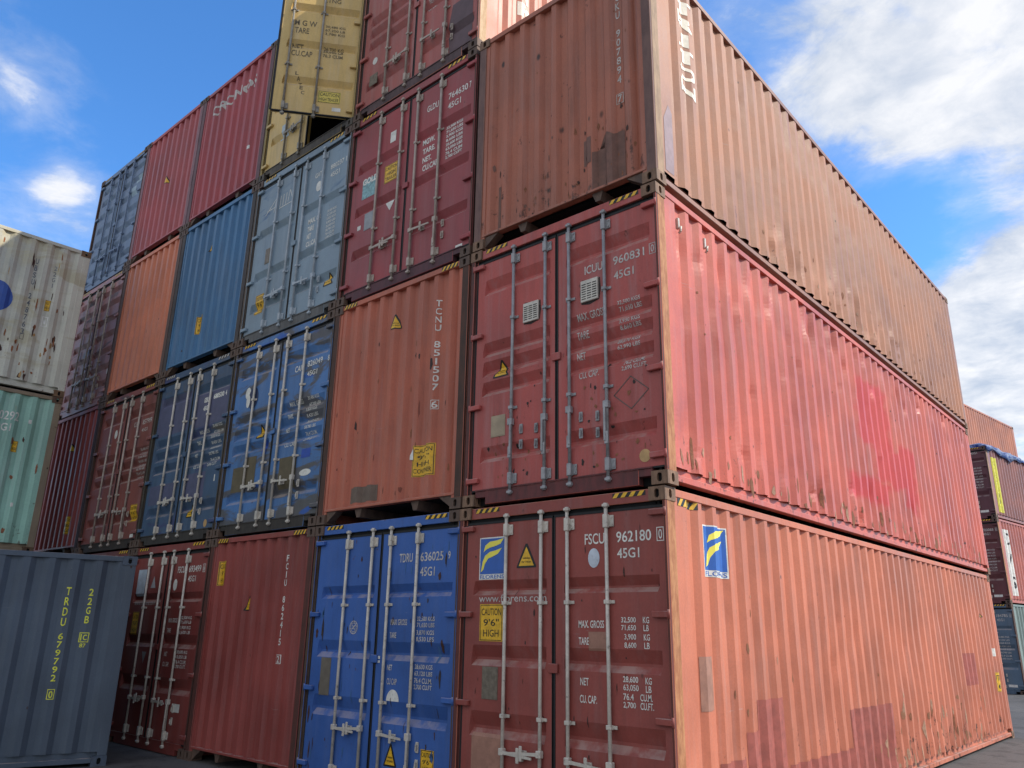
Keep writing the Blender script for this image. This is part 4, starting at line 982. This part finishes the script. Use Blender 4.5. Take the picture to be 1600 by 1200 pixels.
place('weathered teal container with rusty end post, under the cream white container at the left', 'pale containers at the left', (-12.2, -.77), dl, 6.058, 2.438, 2.85, 2.85,
      mats=paint('teal', (142, 194, 174), .5, .25, .3, lowrust=.08), kind='front', sidefn=sideT, post=RT, rail=paint('teal_rail', (140, 120, 92), .2, .6, .4), cast=worn('rust_casting2', (84, 62, 48), (110, 86, 64)))
place('green grey container hidden behind the slate container, bottom of the pale stack', 'pale containers at the left', (-12.2, -.77), dl, 6.058, 2.438, 0, 2.84,
      mats=paint('green_grey', (96, 120, 108), .3, .3, .3), kind='front', post=RT)

# ================================================================== far block at the right
GF = 'containers of the far block'
dr = Vector((.1386, .9903)); nn = Vector((dr.y, -dr.x)); a = math.atan2(dr.y, dr.x)-math.pi/2
base = Vector((-2.124, 26.16))
def far(ci, z, H, label, **k):
    c = base-nn*(ci*2.50+1.219)
    return container(label, GF, (c.x, c.y, z), a, H=H, back=True, near=False, **k)
def ff(pre, num, mat=WHTW):
    def fn(s, o):
        number(s, pre, num, '0', '45G1', mat, rows8(s, 1.85, 2.2, 1.78, .1, .06)); rect(s, 1, 1.95, .22, 2.22, .30, WHT, 'white_tag')
    return fn
far(0, 0, 2.89, 'steel blue container doors at ground level of the far block', mats=paint('steel_blue_far', (82, 108, 130), .3, .2, .3), side=paint('pale_green_far', (118, 136, 130), .2, .3, .4), endfn=ff('CMAU', '184785'))
def sideR(sf, o):
    d = Dec(sf); d.rect(.50, .28, 1.02, 2.55, 0, .003)
    for ch, v in (('C', 2.02), ('V', 1.30), ('S', .52)): d.text(ch, .62, v, .90, v+.42, 1, .0045, .02)
    d.build('lettering_panel', [plain('white_panel', (232, 228, 220), .5), plain('grey_ink', (60, 50, 50), .5)], o)
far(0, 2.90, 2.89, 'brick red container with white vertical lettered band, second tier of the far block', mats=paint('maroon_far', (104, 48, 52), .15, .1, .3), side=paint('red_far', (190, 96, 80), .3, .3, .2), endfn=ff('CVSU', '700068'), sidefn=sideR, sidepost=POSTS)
def sideM(sf, o):
    d = Dec(sf); d.rect(.52, .25, .92, 2.25, 0, .003); yy = 2.1
    for ch in 'BYSTAINR': d.text(ch, .64, yy-.15, .80, yy, 1, .0045, .03); yy -= .23
    d.build('lettering_panel', [plain('lime_panel', (222, 214, 60), .5), BLK], o)
far(0, 5.80, 2.58, 'maroon open top container with yellow lettered band, under the blue tarpaulin', mats=paint('maroon_far2', (100, 52, 62), .15, .1, .3), side=paint('mauve_far', (156, 96, 88), .2, .2, .3), endfn=ff('OTPU', '620279'), sidefn=sideM, sidepost=worn('tan_post', (150, 116, 92), (170, 134, 108)))
ORA = paint('orange_far', (196, 118, 84), .3, .45, .3)
far(1, 8.82, 2.89, 'sandy orange container, topmost of the far block behind the blue tarpaulin', mats=ORA, pitches=9)
for i, (z, c_) in enumerate(((0, (110, 60, 54)), (2.91, (86, 96, 112)), (5.82, (124, 66, 56)))):
    far(1, z, 2.89, ['dull red container at the bottom of the far block, behind the steel blue doors', 'grey container behind the main block, second tier of the far block', 'rust red container directly under the sandy orange one in the far block'][i], mats=paint('hidden_far', c_, .2, .2, .3))
# tarpaulin laid over the open top container
t = NT('tarpaulin'); v = t.mp(scale=(1, 1, 1)); n_ = t.noise(t.mp(scale=(4, 1.2, 4), rot=(0, 0, .5)), 1.6, 5, .6, 1.2)
TARP = t.done(t.mix(t.ramp(n_, .47, .53), rgb((58, 92, 168)), rgb((160, 176, 208))), .45)
mb = MB(); nx, ny = 18, 90; rr = random.Random(9); grid = []
ph = [rr.uniform(0, 6.28) for _ in range(8)]
for j in range(ny+1):
    row = []; y = -.02+12.2*j/ny
    for i in range(nx+1):
        x = -1.25+2.5*i/nx
        wv = .05*math.sin(y*3.1+x*2+ph[0])+.04*math.sin(y*6.3-x*3+ph[1])+.03*math.sin(y*11+x*5+ph[2])+rr.uniform(-.01, .01)
        z = .15+wv
        if i in (nx, 0): x = (1.262 if i == nx else -1.262)+.01*math.sin(y*7+ph[3]); z = -.17+.08*math.sin(y*2.3+ph[4])+.05*math.sin(y*6.1+ph[5])
        elif i in (nx-1, 1): x = (1.25 if i == nx-1 else -1.25); z = .06+wv*.6
        row.append(mb.bm.verts.new((x, y, z)))
    grid.append(row)
for j in range(ny):
    for i in range(nx):
        fc = mb.bm.faces.new((grid[j][i], grid[j][i+1], grid[j+1][i+1], grid[j+1][i])); fc.smooth = True
bmesh.ops.solidify(mb.bm, geom=mb.bm.faces[:], thickness=.012)
tp = mb.build('tarpaulin', TARP); c = base-nn*1.219; tp.location = (c.x, c.y, 8.38); tp.rotation_euler = (0, 0, a)
tag(tp, 'crumpled blue and white tarpaulin laid over the open top container of the far block', None, 'tarpaulin')
